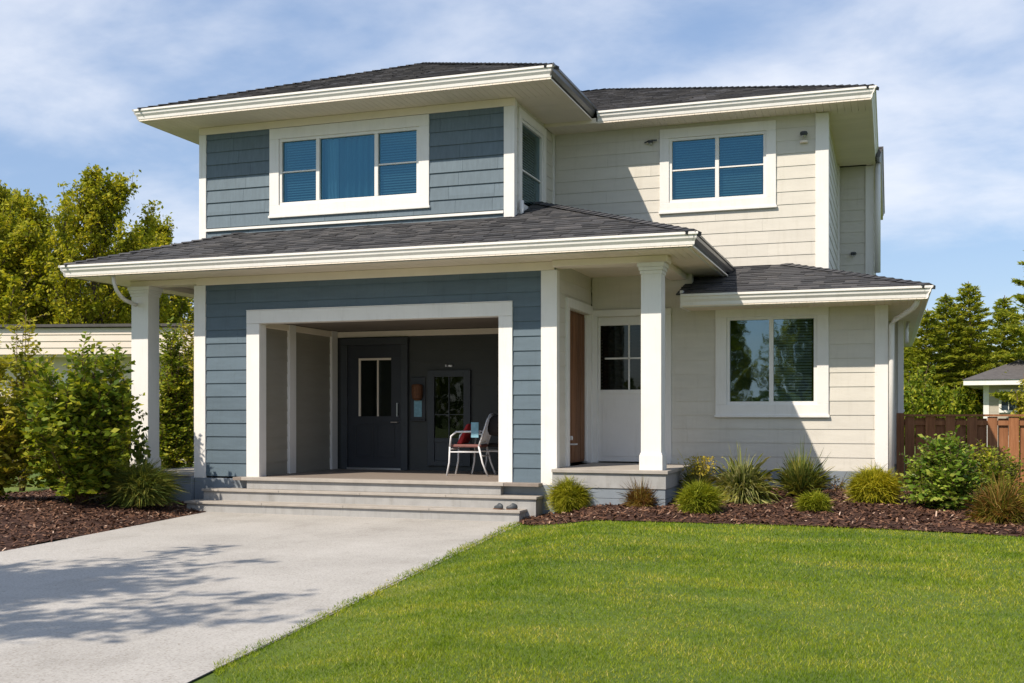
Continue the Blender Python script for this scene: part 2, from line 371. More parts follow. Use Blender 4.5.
def lerp_curve(pts, x):
    if x <= pts[0][0]: return pts[0][1]
    for (a, b), (c, e) in zip(pts, pts[1:]):
        if x <= c: return b + (e - b) * (x - a) / (c - a)
    return pts[-1][1]
FRONT = [(-4.62, 13.68), (-4.3, 13.25), (-3.7, 12.85), (-2.6, 12.85), (-1.4, 12.95), (0, 12.85), (1.33, 12.55), (2.6, 12.2), (4.2, 11.7)]
def in_right(x, y): return x > -4.62 and x < 4.2 and y > lerp_curve(FRONT, x)
def bed(fn_lo, fn_hi, x0, x1, n, m, swap=False):
    b = MB()
    for j in range(m + 1):
        for i in range(n + 1):
            x = x0 + (x1 - x0) * i / n; lo, hi = fn_lo(x), fn_hi(x); y = lo + (hi - lo) * j / m
            X, Y = (y, x) if swap else (x, y)
            e = min(j, m - j) / m
            z = G(X, Y) + .012 + .035 * sm(min(j * (hi - lo) / m, (m - j) * (hi - lo) / m) / .3) + .02 * math.sin(X * 3.1 + Y) * math.sin(Y * 2.7)
            b.v.append((X, Y, z))
    for j in range(m):
        for i in range(n): b.f.append((j * (n + 1) + i, j * (n + 1) + i + 1, (j + 1) * (n + 1) + i + 1, (j + 1) * (n + 1) + i))
    return b
bed(lambda x: lerp_curve(FRONT, x), lambda x: 16.6 if x < -.1 else 19.7, -4.62, 4.2, 90, 40).build('mulch_bed', MT['mulch'], smooth=True).update_tag()
tag(bpy.data.objects['mulch_bed'], 'bark mulch bed along the right front of the house', None, None, 'structure')
o = bed(lambda y: -13.0, lambda y: edge_l(y), 6.5, 17.2, 60, 30, True).build('mulch_bed', MT['mulch'], smooth=True)
tag(o, 'bark mulch bed left of the driveway', None, None, 'structure')
def rightz(x, y): return G(x, y) + .012 + .035 * sm((y - lerp_curve(FRONT, x)) / .3) + .02 * math.sin(x * 3.1 + y) * math.sin(y * 2.7)
def leftz(x, y): return G(x, y) + .012 + .035 * sm(min(edge_l(y) - x, x + 13) / .3) + .02 * math.sin(x * 3.1 + y) * math.sin(y * 2.7)
def chips(pts, name, label):
    n = len(pts); P = np.array(pts); V = np.zeros((n, 4, 3))
    an = rng.uniform(0, 2 * np.pi, n); tl = rng.normal(0, .33, n); tl2 = rng.normal(0, .33, n)
    L = rng.uniform(.012, .036, n) * rng.choice([1, 1, 1.6], n); W = rng.uniform(.005, .013, n)
    a = np.stack([np.cos(an), np.sin(an), tl], 1); b = np.stack([-np.sin(an), np.cos(an), tl2], 1)
    for k, (s1, s2) in enumerate(((-1, -.7), (1, -1), (.8, .9), (-.9, 1))): V[:, k] = P + a * (s1 * L)[:, None] + b * (s2 * W)[:, None]
    o = npmesh(name, V, 4, MT['chips']); tag(o, label, None, None, 'stuff'); return o
pts = []
while len(pts) < 26000:
    x = random.uniform(-4.6, 4.1); y = random.uniform(11.8, 19.5)
    if in_right(x, y) and (x > -.1 or y < 16.2): pts.append((x, y, rightz(x, y) + random.uniform(.004, .018)))
chips(pts, 'bark_chips', 'loose bark chips covering the right planting bed')
pts = []
while len(pts) < 22000:
    y = random.uniform(6.5, 17.1); x = random.uniform(-12.9, edge_l(y))
    pts.append((x, y, leftz(x, y) + random.uniform(.004, .018)))
chips(pts, 'bark_chips', 'loose bark chips covering the left planting bed')

# grass blades on the lawn
def grass():
    n = 620000
    # sample by distance from the camera, denser near it
    r = 3.6 + (1 - rng.random(n) ** .5 * 1.0) * 0  # placeholder
    D = 4.2 * (16.5 / 4.2) ** rng.random(n)                 # log distribution of distance
    th = rng.uniform(R(-34), R(52), n)                      # angle to the right of +Y
    X = D * np.sin(th) ; Y = D * np.cos(th)
    er = np.where(Y < 13.7, -3.5 + (Y - 5) * (-1.1 / 8.6), -4.62)
    fr = np.interp(X, [p[0] for p in FRONT], [p[1] for p in FRONT])
    ok = (X > er - .055 + .018 * np.sin(Y * 3.3) + .014 * np.sin(Y * 8.1 + 1) + rng.normal(0, .022, n)) & (Y < fr + rng.normal(0, .02, n)) & (X < 8)
    X, Y, D, er = X[ok], Y[ok], D[ok], er[ok]; n = len(X)
    s = np.clip((X - er) / 1.3, 0, 1); Z = .15 * s * s * (3 - 2 * s); Z = np.where((np.abs(X - er) < .09), np.maximum(Z, .013), Z)
    hgt = rng.uniform(.012, .027, n) * np.clip(D / 9, .85, 1.15); hgt *= 1 + .25 * np.sin(X * 2.3 + 1.1 * np.sin(Y * 1.7)) * np.sin(Y * 2.9 + X)
    wd = rng.uniform(.0016, .003, n) * np.clip(D / 6, 1, 2.4)
    an = rng.uniform(0, 2 * np.pi, n); le = rng.uniform(.2, 1.5, n) * hgt; la = rng.uniform(0, 2 * np.pi, n)
    V = np.zeros((n, 3, 3))
    V[:, 0] = np.stack([X - np.cos(an) * wd, Y - np.sin(an) * wd, Z - .004], 1)
    V[:, 1] = np.stack([X + np.cos(an) * wd, Y + np.sin(an) * wd, Z - .004], 1)
    V[:, 2] = np.stack([X + np.cos(la) * le, Y + np.sin(la) * le, Z + hgt], 1)
    o = npmesh('grass', V, 3, MT['grass']); tag(o, 'short mown green grass of the front lawn', 'grass', None, 'stuff')
grass()

# ------------------------------------------------------------------ house
house = thing('house', 'two storey house with dark blue and cream siding behind a white trimmed porch', 'house', (-5, 14.3, 0))
def fr_front(Y): return lambda s, n, z: (s, Y - n, z)
def fr_right(X): return lambda s, n, z: (X + n, s, z)
def fr_left(X): return lambda s, n, z: (X - n, s, z)
def fbox(mb, fr, s0, s1, n0, n1, z0, z1):
    a = fr(s0, n0, z0); b = fr(s1, n1, z1)
    mb.box(min(a[0], b[0]), max(a[0], b[0]), min(a[1], b[1]), max(a[1], b[1]), z0, z1)
def cells(s0, s1, z0, z1, ops):
    S = sorted({s0, s1, *[v for o in ops for v in o[:2] if s0 < v < s1]}); Z = sorted({z0, z1, *[v for o in ops for v in o[2:4] if z0 < v < z1]})
    for a, b in zip(S, S[1:]):
        for c, e in zip(Z, Z[1:]):
            m = ((a + b) / 2, (c + e) / 2)
            if not any(o[0] < m[0] < o[1] and o[2] < m[1] < o[3] for o in ops): yield a, b, c, e
def lapwall(fr, s0, s1, z0, z1, ops=(), row=.19, mat=None, name='wall', label=None, split=3.6, back=.14, thick=.0115, joint=.002, parent=None, vary=0):
    mb = MB()
    for a, b, c, e in cells(s0, s1, z0, z1, ops): fbox(mb, fr, a, b, -back, 0, c, e)
    nrow = int(round((z1 - z0) / row)); rh = (z1 - z0) / nrow
    for i in range(nrow):
        za, zb = z0 + i * rh, z0 + (i + 1) * rh
        cuts = []; s = s0 + random.uniform(.15, 1) * split
        while s < s1 - .1: cuts.append(s); s += split * random.uniform(.5, 1.1)
        dz = [0] * (len(cuts) + 1)
        for a, b, c, e in cells(s0, s1, za, zb, list(ops)):
            q = [a] + [v for v in cuts if a < v < b] + [b]
            for k, (u, v) in enumerate(zip(q, q[1:])):
                if k > 0: u += joint
                if v - u < .01: continue
                t0 = thick * (1 - .75 * (c - za) / rh); t1 = thick * (1 - .75 * (e - za) / rh)
                vz = random.uniform(-vary, vary) if c == za else 0
                P = [fr(u, .001, c + vz), fr(v, .001, c + vz), fr(v, .001, e), fr(u, .001, e), fr(u, t0, c + vz), fr(v, t0, c + vz), fr(v, t1, e), fr(u, t1, e)]
                mb.hexa(P)
    o = mb.build(name, mat, house if parent is None else parent)
    if label: o['label'] = label
    return o
def trim(fr, s0, s1, z0, z1, n=.032, n0=-.02, name='trim', mat='white', parent=None, bev=.004):
    mb = MB(); fbox(mb, fr, s0, s1, n0, n, z0, z1); return mb.build(name, MT[mat], parent or house, bev)
def window(fr, s0, s1, z0, z1, tw, vm=(), hb=None, glass='glass', blind=True, label=None, curtain=None, mat='white', fw=.045, name='window'):
    """outer casing s0..s1; vm = glass fractions of mullions; hb = list of (pane index, fraction)"""
    cs = MB(); a, b, c, e = s0 + tw, s1 - tw, z0 + tw, z1 - tw
    fbox(cs, fr, s0, s1, -.02, .036, e, z1); fbox(cs, fr, s0, s1, -.02, .036, z0, c)
    fbox(cs, fr, s0, a, -.02, .034, c, e); fbox(cs, fr, b, s1, -.02, .034, c, e)
    fbox(cs, fr, s0 - .015, s1 + .015, -.02, .052, z0 - .025, z0 + .012)
    w_ = cs.build(name, MT[mat], house, .004)
    if label: w_['label'] = label
    f = MB()
    for (u, v, p, q) in ((a, b, e - fw, e), (a, b, c, c + fw), (a, a + fw, c + fw, e - fw), (b - fw, b, c + fw, e - fw)): fbox(f, fr, u, v, -.1, .012, p, q)
    ga, gb, gc, ge = a + fw, b - fw, c + fw, e - fw
    xs_ = [ga] + [ga + (gb - ga) * t for t in vm] + [gb]
    for x in xs_[1:-1]: fbox(f, fr, x - .03, x + .03, -.1, .014, gc, ge)
    for (i, t) in (hb or []):
        zz_ = gc + (ge - gc) * t; fbox(f, fr, xs_[i] + (.03 if i else 0), xs_[i + 1] - (.03 if i < len(xs_) - 2 else 0), -.05, .0, zz_ - .011, zz_ + .011)
    f.build('frame', MT[mat], w_, .003)
    g_ = MB()
    P = [fr(ga, -.03, gc), fr(gb, -.03, gc), fr(gb, -.03, ge), fr(ga, -.03, ge)]; Q = [fr(ga, -.036, gc), fr(gb, -.036, gc), fr(gb, -.036, ge), fr(ga, -.036, ge)]
    g_.poly(P); g_.build('pane', MT[glass], w_)
    r = MB(); fbox(r, fr, ga - .1, gb + .1, -.40, -.38, gc - .1, ge + .1); r.build('room_backdrop', MT['room'], w_)
    if blind:
        for i in range(len(xs_) - 1):
            if curtain and i in curtain: continue
            if blind == 'right' and i == 0: continue
            bl = MB(); z = gc
            while z < ge:
                l, rr = xs_[i] + .035, xs_[i + 1] - .035
                j = random.uniform(-.002, .002)
                bl.poly([fr(l, -.075, z + j), fr(rr, -.075, z + j), fr(rr, -.095, z + .027 + j), fr(l, -.095, z + .027 + j)])
                z += .04
            bl.build('blind', MT['blind'], w_)
    if curtain:
        cu = MB()
        for i in curtain:
            l, rr = xs_[i] + .035, xs_[i + 1] - .035; n = 60; pr = None
            for k in range(n + 1):
                s = l + (rr - l) * k / n; d_ = -.16 - .03 * math.sin(k * .9 + .6 * math.sin(k * .37))
                q = (fr(s, d_, gc), fr(s, d_, ge))
                if pr: cu.poly([pr[0], q[0], q[1], pr[1]])
                pr = q
        cu.build('curtain', MT['curtain'], w_)
        i = curtain[0]; l, rr = xs_[i] + .035, xs_[i + 1] - .035; cu = MB(); pr = None
        for k in range(26):
            s = l + .02 + (rr - l) * (.06 + .20 * k / 25); d_ = -.11 - .018 * math.sin(k * .8); q = (fr(s, d_, gc), fr(s - .05 * math.sin(k / 25 * 3), d_, ge))
            if pr: cu.poly([pr[0], q[0], q[1], pr[1]])
            pr = q
        cu.build('sheer_curtain', MT['sheer'], w_)
    return w_

YF, YU, YR, YB = 14.3, 15.4, 16.2, 17.5
XL, XF = -9.96, -4.28
# lower blue front wall with the wide porch opening
OP = (-9.0, -4.96, .50, 2.9)
lapwall(fr_front(YF), XL, XF, .50, 3.5, [OP], .2, MT['blue'], 'wall', 'dark blue lap siding around the porch opening', thick=.02)
f = fr_front(YF)
trim(f, XL - .03, XL + .17, .47, 3.38, .034, name='corner_board'); trim(f, XF - .19, XF + .036, .47, 3.38, .034, name='corner_board')
trim(f, XL + .002, XF - .002, 3.382, 3.497, .03, name='frieze_board', mat='offwhite')
# porch opening casing
cs = MB(); fbox(cs, f, -9.07, -4.88, -.16, .04, 2.78, 2.97); fbox(cs, f, -9.07, -8.85, -.16, .038, .49, 2.778); fbox(cs, f, -5.08, -4.88, -.16, .038, .49, 2.778)
fbox(cs, f, -9.072, -4.878, -.02, .046, 2.972, 2.984)
cs.build('porch_opening_casing', MT['white'], house, .004)
# side of the porch wing facing the entry
lapwall(fr_right(XF), YF + .02, YR, .70, 3.5, [(14.84, 16.12, .6, 2.92)], .2, MT['cream'], 'wall', 'cream lap siding beside the entry')
fr = fr_right(XF)
trim(fr, YF - .03, YF + .1, .47, 3.38, .034, name='corner_board')
trim(fr, 14.78, 14.90, .70, 2.93, .04, -.1, 'door_casing'); trim(fr, 16.06, 16.17, .70, 2.93, .04, -.1, 'door_casing'); trim(fr, 14.78, 16.17, 2.93, 3.06, .045, -.1, 'door_casing')
bd = MB(); fbox(bd, fr, 14.98, 16.0, -.09, -.05, .73, 2.92)
for k in range(4): fbox(bd, fr, 15.03 + k * .245, 15.255 + k * .245, -.052, -.042, .76, 2.88)
bdo = bd.build('door', MT['brown_door'], house, .003); bdo['label'] = 'brown wooden side door'
pf = MB(); fbox(pf, fr, 14.9, 14.98, -.1, -.02, .73, 2.93); fbox(pf, fr, 16.0, 16.06, -.1, -.02, .73, 2.93); pf.build('door_jamb', MT['white'], bdo)
h = MB(); hp = Vector(fr(15.2, -.01, 1.0)); h.tube([hp + Vector((-.04, 0, 0)), hp + Vector((.03, 0, 0)), hp + Vector((.035, .12, 0))], .011); h.tube([hp + Vector((-.035, 0, .09)), hp + Vector((0, 0, .09))], .03, k=12)
h.build('handle', MT['tube'], bdo)
# entry back wall and right lower wall
lapwall(fr_front(YR), XF + .02, -2.75, 3.02, 3.5, [], .2, MT['cream'], 'wall', 'cream lap siding above the entry door')
lapwall(fr_front(YR), XF + .02, -.05, .62, 3.02, [(-4.22, -3.1, .5, 2.9), (-2.34, -.87, 1.47, 2.94)], .2, MT['cream'], 'wall', 'cream lap siding of the ground floor on the right')
f = fr_front(YR)
trim(f, -.19, -.015, .60, 2.95, .034, name='corner_board')
trim(f, -4.255, -4.17, .7, 2.90, .045, -.05, 'door_casing'); trim(f, -3.16, -3.05, .7, 2.90, .045, -.05, 'door_casing'); trim(f, -4.255, -3.05, 2.902, 3.0, .05, -.05, 'door_casing')
dm = MB(); a, b = -4.17, -3.16
fbox(dm, f, a, b, -.06, -.02, .72, 1.80); fbox(dm, f, a, b, -.06, -.02, 2.77, 2.90); fbox(dm, f, a, a + .03, -.06, -.02, 1.80, 2.77); fbox(dm, f, b - .05, b, -.06, -.02, 1.80, 2.77)
fbox(dm, f, a + .07, b - .07, -.03, -.008, 1.74, 1.80); fbox(dm, f, a + .06, b - .06, -.03, -.012, .80, 1.66)
fbox(dm, f, a + .1, b - .1, -.05, -.018, 2.26, 2.285); fbox(dm, f, -3.71, -3.685, -.05, -.018, 1.8, 2.77)
dmo = dm.build('door', MT['white'], house, .004); dmo['label'] = 'white entry panel with a wide dark upper window'
q = MB(); q.poly([f(a + .03, -.035, 1.8), f(b - .05, -.035, 1.8), f(b - .05, -.035, 2.77), f(a + .03, -.035, 2.77)]); q.build('pane', MT['glass_dark'], dmo)
q = MB(); fbox(q, f, a, b, -.3, -.28, 1.7, 2.9); q.build('room_backdrop', MT['room'], dmo)
q = MB(); z = 1.82
while z < 2.76: q.poly([f(a + .03, -.075, z), f(b - .05, -.075, z), f(b - .05, -.095, z + .02), f(a + .03, -.095, z + .02)]); z += .05
q.build('blind', MT['dgrey'], dmo)
window(f, -2.40, -.81, 1.41, 3.0, .16, (.5,), [], 'glass', 'right', 'large ground floor window')
# foundations
fm = MB(); fm.box(-3.0, -.03, YR - .012, YR + .3, .0, .63); fm.box(-.35, -.03, YR + .3, 27, 0, .63); fm.build('foundation', MT['found'], house)
# side bump-out, ground floor
lapwall(fr_front(19.0), -.05, .19, .62, 3.0, [], .2, MT['cream'], 'wall', 'cream siding of the side bay')
trim(fr_front(19.0), .13, .22, .6, 3.0, .034, name='corner_board')
lapwall(fr_right(.19), 19.0, 26.0, .62, 3.0, [], .2, MT['cream'], 'wall'); lapwall(fr_right(-.05), 16.2, 19.0, .62, 3.0, [], .2, MT['cream'], 'wall')
window(fr_right(.19), 19.6, 21.2, 1.5, 2.6, .1, (.5,), [], 'glass', True)
fm = MB(); fm.box(-.04, .18, 19.01, 26, 0, .625); fm.build('foundation', MT['found'], house)
trim(fr_right(-.05), 16.222, 16.37, .6, 2.95, .034, name='corner_board')
# upper blue box
f = fr_front(YU); UL, UR = -10.63, -5.26
lapwall(f, UL, UR, 4.05, 6.1, [(-9.2, -6.72, 4.72, 5.95)], .2, MT['blue_shake'], 'wall', 'blue shake siding of the upper bay', split=1.0, joint=.003, thick=.024)
trim(f, UL - .03, UL + .1, 4.0, 5.98, .036, name='corner_board'); trim(f, UR - .13, UR + .036, 4.3, 5.98, .036, name='corner_board')
trim(f, UL - .03, UR + .036, 5.982, 6.097, .038, name='frieze_board', mat='offwhite')
trim(f, UL + .102, UR - .132, 4.40, 4.44, .05, name='roof_flashing')
window(f, -9.35, -6.59, 4.58, 5.975, .17, (.275, .71), [(0, .5), (2, .5)], 'glass_blue', True, 'three part upper window with blue glass', curtain=(1,))
fr = fr_right(UR)
lapwall(fr, YU + .02, YB, 4.3, 6.1, [(15.75, 16.85, 4.6, 5.85)], .2, MT['cream'], 'wall', 'narrow cream side of the upper bay')
trim(fr, YU - .03, YU + .1, 4.3, 6.09, .034, name='corner_board'); trim(fr, YB - .09, YB - .03, 4.3, 6.09, .03, name='corner_board')
window(fr, 15.62, 16.98, 4.45, 6.02, .13, (), [(0, .42)], 'glass', True, 'narrow side window of the upper bay')
# upper cream wall
f = fr_front(YB)
lapwall(f, UR + .02, -.91, 3.5, 6.05, [(-3.36, -1.78, 4.78, 5.87)], .2, MT['cream'], 'wall', 'cream lap siding of the upper floor on the right')
trim(f, -1.07, -.875, 3.5, 6.04, .034, name='corner_board')
window(f, -3.48, -1.66, 4.66, 5.99, .15, (.5,), [(0, .5), (1, .5)], 'glass_blue', True, 'upper right window with four lights')
lapwall(fr_right(-.91), YB, 21.5, 3.3, 6.05, [], .2, MT['cream'], 'wall'); trim(fr_right(-.91), YB + .022, YB + .22, 3.4, 6.04, .034, name='corner_board')
trim(fr_right(-.91), 21.2, 21.45, 3.3, 6.04, .034, name='corner_board')
lapwall(fr_front(21.5), -.91, -.3, 3.2, 6.05, [], .2, MT['cream'], 'wall', 'cream siding of the rear upper bay')
trim(fr_front(21.5), -.42, -.27, 3.2, 6.04, .034, name='corner_board')
lapwall(fr_right(-.3), 21.5, 27, 3.2, 6.05, [], .2, MT['cream'], 'wall')
# hidden sides
lapwall(fr_left(XL), YF, 27, .5, 3.5, [], .2, MT['blue'], 'wall', split=4); lapwall(fr_left(UL), YU, 27, 3.6, 6.1, [], .2, MT['blue'], 'wall', split=4)
bk = MB(); bk.box(XL, .19, 27, 27.15, 0, 3.5); bk.box(UL, -.3, 27.0, 27.15, 3.505, 6.05); bk.build('wall', MT['cream'], house)['label'] = 'rear wall'
# upper floor slab keeps daylight out of the rooms
sl = MB(); sl.box(XL + .15, -.25, 17.7, 26.9, 3.30, 3.45); sl.build('floor_slab', MT['room'], house)

# porch interior
pf = MB()
yb = 14.1
while yb < 16.95: pf.box(-9.2, -4.45, yb, yb + .115, .455, .50); yb += .12
pf.build('porch_floor', MT['deck'], house, .003)
YI = 16.9
lapwall(fr_front(YI), -9.2, -4.4, .5, 2.9, [], .2, MT['shade_wall'], 'wall', 'back wall of the porch with shade painted into its grey', back=.1, thick=.012)
lapwall(fr_right(-8.95), YF + .12, YI, .5, 2.84, [], .2, MT['cream_shade'], 'wall', 'left side wall of the porch, shade painted into its cream', back=.1, thick=.012)
lapwall(fr_left(-4.62), YF + .12, YI, .5, 2.84, [], .2, MT['shade_wall'], 'wall', back=.05, thick=.012)
fr = fr_right(-8.95)
for y0 in (15.23, 16.62): trim(fr, y0, y0 + .2, .5, 2.84, .05, name='pilaster')
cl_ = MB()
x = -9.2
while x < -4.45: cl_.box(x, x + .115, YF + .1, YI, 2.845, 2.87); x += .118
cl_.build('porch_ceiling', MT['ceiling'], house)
trim(fr_front(YI), -8.93, -4.64, 2.74, 2.835, .05, name='crown_moulding', mat='offwhite'); trim(fr, YF + .15, YI - .06, 2.74, 2.836, .04, name='crown_moulding', mat='offwhite')
def pdoor():
    f = fr_front(YI); a, b = -8.72, -7.72
    fm_ = MB(); fbox(fm_, f, a - .12, a, -.02, .09, .5, 2.6); fbox(fm_, f, b, b + .12, -.02, .09, .5, 2.6); fbox(fm_, f, a - .12, b + .12, -.02, .095, 2.602, 2.72)
    fm_.build('door_frame', MT['dgrey'], house, .004)
    d_ = MB(); fbox(d_, f, a, b, .015, .04, .53, 1.40); fbox(d_, f, a, b, .015, .04, 2.38, 2.6); fbox(d_, f, a, a + .2, .015, .04, 1.4, 2.38); fbox(d_, f, b - .2, b, .015, .04, 1.4, 2.38)
    for x0 in (a + .13, (a + b) / 2 + .03):
        fbox(d_, f, x0, x0 + .34, .038, .052, .70, .73); fbox(d_, f, x0, x0 + .34, .038, .052, 1.25, 1.28); fbox(d_, f, x0, x0 + .03, .038, .052, .73, 1.25); fbox(d_, f, x0 + .31, x0 + .34, .038, .052, .73, 1.25)
    o = d_.build('door', MT['door'], house, .003); o['label'] = 'charcoal half glazed door at the back of the porch'
    q = MB(); q.poly([f(a + .2, .03, 1.4), f(b - .2, .03, 1.4), f(b - .2, .03, 2.38), f(a + .2, .03, 2.38)]); q.build('pane', MT['glass_dark'], o)
    q = MB(); 
    for (s0, s1, z0, z1) in ((a + .2, a + .235, 1.4, 2.38), (a + .235, b - .2, 2.345, 2.38), (a + .545, a + .57, 1.4, 2.345)): fbox(q, f, s0, s1, .03, .05, z0, z1)
    q.build('glazing_bead', MT['offwhite'], o)
    q = MB(); hp = Vector(f(b - .07, .09, 1.3)); q.tube([hp + Vector((0, .05, 0)), hp, hp + Vector((-.11, -.005, 0))], .012); q.tube([hp + Vector((0, .05, .32)), hp + Vector((0, 0, .32)), hp + Vector((0, 0, .1)), hp + Vector((0, .05, .1))], .012); q.build('handle', MT['metal'], o)
    q = MB(); fbox(q, f, a, b, .03, .1, .50, .53); q.build('threshold', MT['metal'], o)
pdoor()
def pwin():
    f = fr_front(YI); a, b = -7.22, -6.52
    o_ = MB(); fbox(o_, f, a - .03, a + .09, -.01, .06, .58, 2.16); fbox(o_, f, b - .09, b + .03, -.01, .06, .58, 2.16); fbox(o_, f, a + .09, b - .09, -.01, .06, 2.05, 2.16); fbox(o_, f, a + .09, b - .09, -.01, .06, .58, .66)
    fbox(o_, f, a + .09, b - .09, -.01, .035, .66, .98); fbox(o_, f, a + .09, b - .09, .02, .05, .97, 1.04)
    o = o_.build('window', MT['dgrey'], house, .004); o['label'] = 'tall dark framed window at the back of the porch'
    q = MB(); q.poly([f(a + .09, .03, 1.04), f(b - .09, .03, 1.04), f(b - .09, .03, 2.05), f(a + .09, .03, 2.05)])
    q.build('pane', MT['glass_dark'], o)
    q = MB(); fbox(q, f, a + .09, b - .09, -.002, .022, 1.04, 2.05); q.build('room_backdrop', MT['black'], o)
    q = MB(); fbox(q, f, (a + b) / 2 - .008, (a + b) / 2 + .008, .02, .045, 1.04, 2.05); fbox(q, f, a + .09, b - .09, .02, .043, 1.42, 1.435); q.build('glazing_bar', MT['dgrey'], o)
    q = MB(); fbox(q, f, -6.93, -6.91, 0, .06, 2.215, 2.25); fbox(q, f, -6.88, -6.82, 0, .05, 2.215, 2.245); q.build('door_bell', MT['tube'], house)
pwin()

# porch steps
def step(x0, x1, y0, y1, z0, z1):
    s_ = MB(); s_.box(x0, x1, y0, y1, z0, z1 - .035); o = s_.build('step', MT['concrete_step'], house, .004)
    t_ = MB(); n = 4; L = (x1 - x0 + .04) / n
    for i in range(n): t_.box(x0 - .02 + i * L + .002, x0 - .02 + (i + 1) * L - .002, y0 - .03, y1, z1 - .034, z1)
    t_.build('tread', MT['tread'], o, .004); return o
step(-9.72, -4.59, 13.70, 14.0, -.05, .165); step(-9.62, -4.45, 13.98, 14.27, .0, .33)
s_ = MB(); s_.box(-8.98, -5.0, 14.13, 14.3, .331, .454); s_.build('step', MT['concrete_step'], house, .004)
s_ = MB(); s_.box(XL - .02, XF + .02, 14.268, 16, 0, .47); s_.build('foundation', MT['found'], house, .004)
s_ = MB(); s_.box(-9.05, -4.95, 14.09, 14.3, .456, .502); s_.build('porch_edge', MT['tread'], house, .004)
# entry platform
s_ = MB(); s_.box(XF + .03, -2.72, 14.06, 16.18, .46, .655); s_.build('entry_platform', MT['concrete_step'], house, .004)
s_ = MB()
for k in range(3): s_.box(XF + .03, -2.73, 14.075, 16.18, .06 + k * .134, .06 + k * .134 + .13)
s_.build('platform_skirt', MT['found'], house, .004)
s_ = MB(); yb = 14.03
while yb < 16.1: s_.box(XF + .03, -2.69, yb, yb + .118, .658, .70); yb += .121
s_.build('entry_deck', MT['tread'], house, .003)
# left side porch deck
s_ = MB(); s_.box(-11.28, XL - .03, 14.2, 18.6, .0, .49); s_.build('side_deck_skirt', MT['found'], house, .004)
s_ = MB(); s_.box(-11.31, XL - .035, 14.17, 18.65, .492, .53); s_.build('side_deck', MT['tread'], house, .004)

def column(x0, x1, y0, y1, z0, z1, cap=True):
    c = MB(); c.box(x0, x1, y0, y1, z0, z1); o = c.build('column', MT['white'], house, .006)
    b = MB(); e = .018
    b.box(x0 - e, x1 + e, y0 - e, y1 + e, z0, z0 + .2); b.box(x0 - e / 2, x1 + e / 2, y0 - e / 2, y1 + e / 2, z0 + .2, z0 + .225); b.build('base', MT['white'], o, .004)
    if cap:
        b = MB()
        for k, (h0, h1, e) in enumerate(((.15, .105, .012), (.104, .06, .026), (.059, 0.003, .042))): b.box(x0 - e, x1 + e, y0 - e, y1 + e, z1 - h0, z1 - h1)
        b.build('capital', MT['white'], o, .004)
    return o
column(-3.07, -2.80, 14.16, 14.42, .70, 3.41); column(-11.14, -10.83, 14.28, 14.56, .53, 3.41)
column(-11.14, -10.86, 18.2, 18.5, .53, 3.41); column(-10.42, -10.2, 18.0, 18.3, .53, 3.41, False)
# beams under the porch soffit
for q_ in ((XF + .001, -2.72, 14.16, 14.44), (-3.06, -2.82, 14.442, 16.17), (-11.18, XL - .001, 14.3, 14.54), (-11.10, -10.87, 14.542, 18.2), (-11.1, XL - .04, 18.21, 18.45)):
    MB().box(*q_, 3.41, 3.497).build('porch_beam', MT['offwhite'], house, .005)

# soffits: narrow boards with grooves
def soffit(x0, x1, y0, y1, z, along='y', pitch=.1):
    s_ = MB(); a0, a1 = (x0, x1) if along == 'y' else (y0, y1); a = a0
    while a < a1 - .005:
        b = min(a + pitch - .004, a1)
        if along == 'y': s_.box(a, b, y0, y1, z, z + .015)
        else: s_.box(x0, x1, a, b, z, z + .015)
        a += pitch
    s_.box(x0 + .01, x1 - .01, y0 + .01, y1 - .01, z + .016, z + .03)
    return s_.build('soffit', MT['offwhite'], house)
ZP, ZU, ZB, ZR = 3.50, 6.10, 6.05, 2.95
soffit(-11.76, -2.29, 13.54, 14.6, ZP); soffit(-11.76, XL + .05, 14.6, 27.2, ZP, 'x', .2); soffit(XF - .05, -2.29, 14.6, 17.4, ZP, 'x', .2)
soffit(-11.32, -4.46, 14.69, 15.5, ZU); soffit(-11.32, UL + .05, 15.5, 27.6, ZU, 'x'); soffit(UR - .05, -4.46, 15.5, 17.02, ZU, 'x'); m = MB().box(-5.3, -4.4, 16.965, 16.985, ZB + .0, ZU + .03); m.build('soffit_edge', MT['offwhite'], house)
soffit(-5.24, -.24, 16.99, 17.6, ZB); soffit(-.95, -.24, 17.6, 21.4, ZB, 'x'); soffit(-.4, -.14, 21.4, 27.6, ZB, 'x')
soffit(-4.46, -4.4, 16.99, 17.6, ZU - .045)
soffit(-2.76, .48, 15.49, 16.3, ZR); soffit(-.1, .48, 16.3, 26.4, ZR, 'x')

# fascias and gutters
GUT = [(0, -.17), (.05, -.17), (.065, -.15), (.07, -.11), (.095, -.075), (.10, -.04), (.118, -.03), (.118, 0), (.10, .0), (.09, -.02), (0, -.02)]
def gutter(a, b, outw, ma=0, mb_=0, mat='white', prof=GUT, name='gutter', dz=0):
    a = (a[0], a[1], a[2] + dz); b = (b[0], b[1], b[2] + dz)
    m = MB(); m.sweep(prof, a, b, outw, ma, mb_); return m.build(name, MT[mat], house)
FAS = [(-.03, -.175), (.0, -.175), (.0, 0), (-.03, 0)]
def fascia(a, b, outw): 
    m = MB(); m.sweep([(-.035, -.178), (-.002, -.178), (-.002, -.004), (-.035, -.004)], a, b, outw); return m.build('fascia', MT['white'], house)
SGUT = [(.0, -.10), (.06, -.10), (.085, -.06), (.09, -.02), (.105, -.01), (.105, .015), (.09, .015), (.08, -.0), (0, -.0)]
zt = ZP + .17
gutter((-11.72, 13.6, zt), (-2.33, 13.6, zt), (0, -1, 0), -1, 1); fascia((-11.76, 13.6, zt), (-2.29, 13.6, zt), (0, -1, 0))
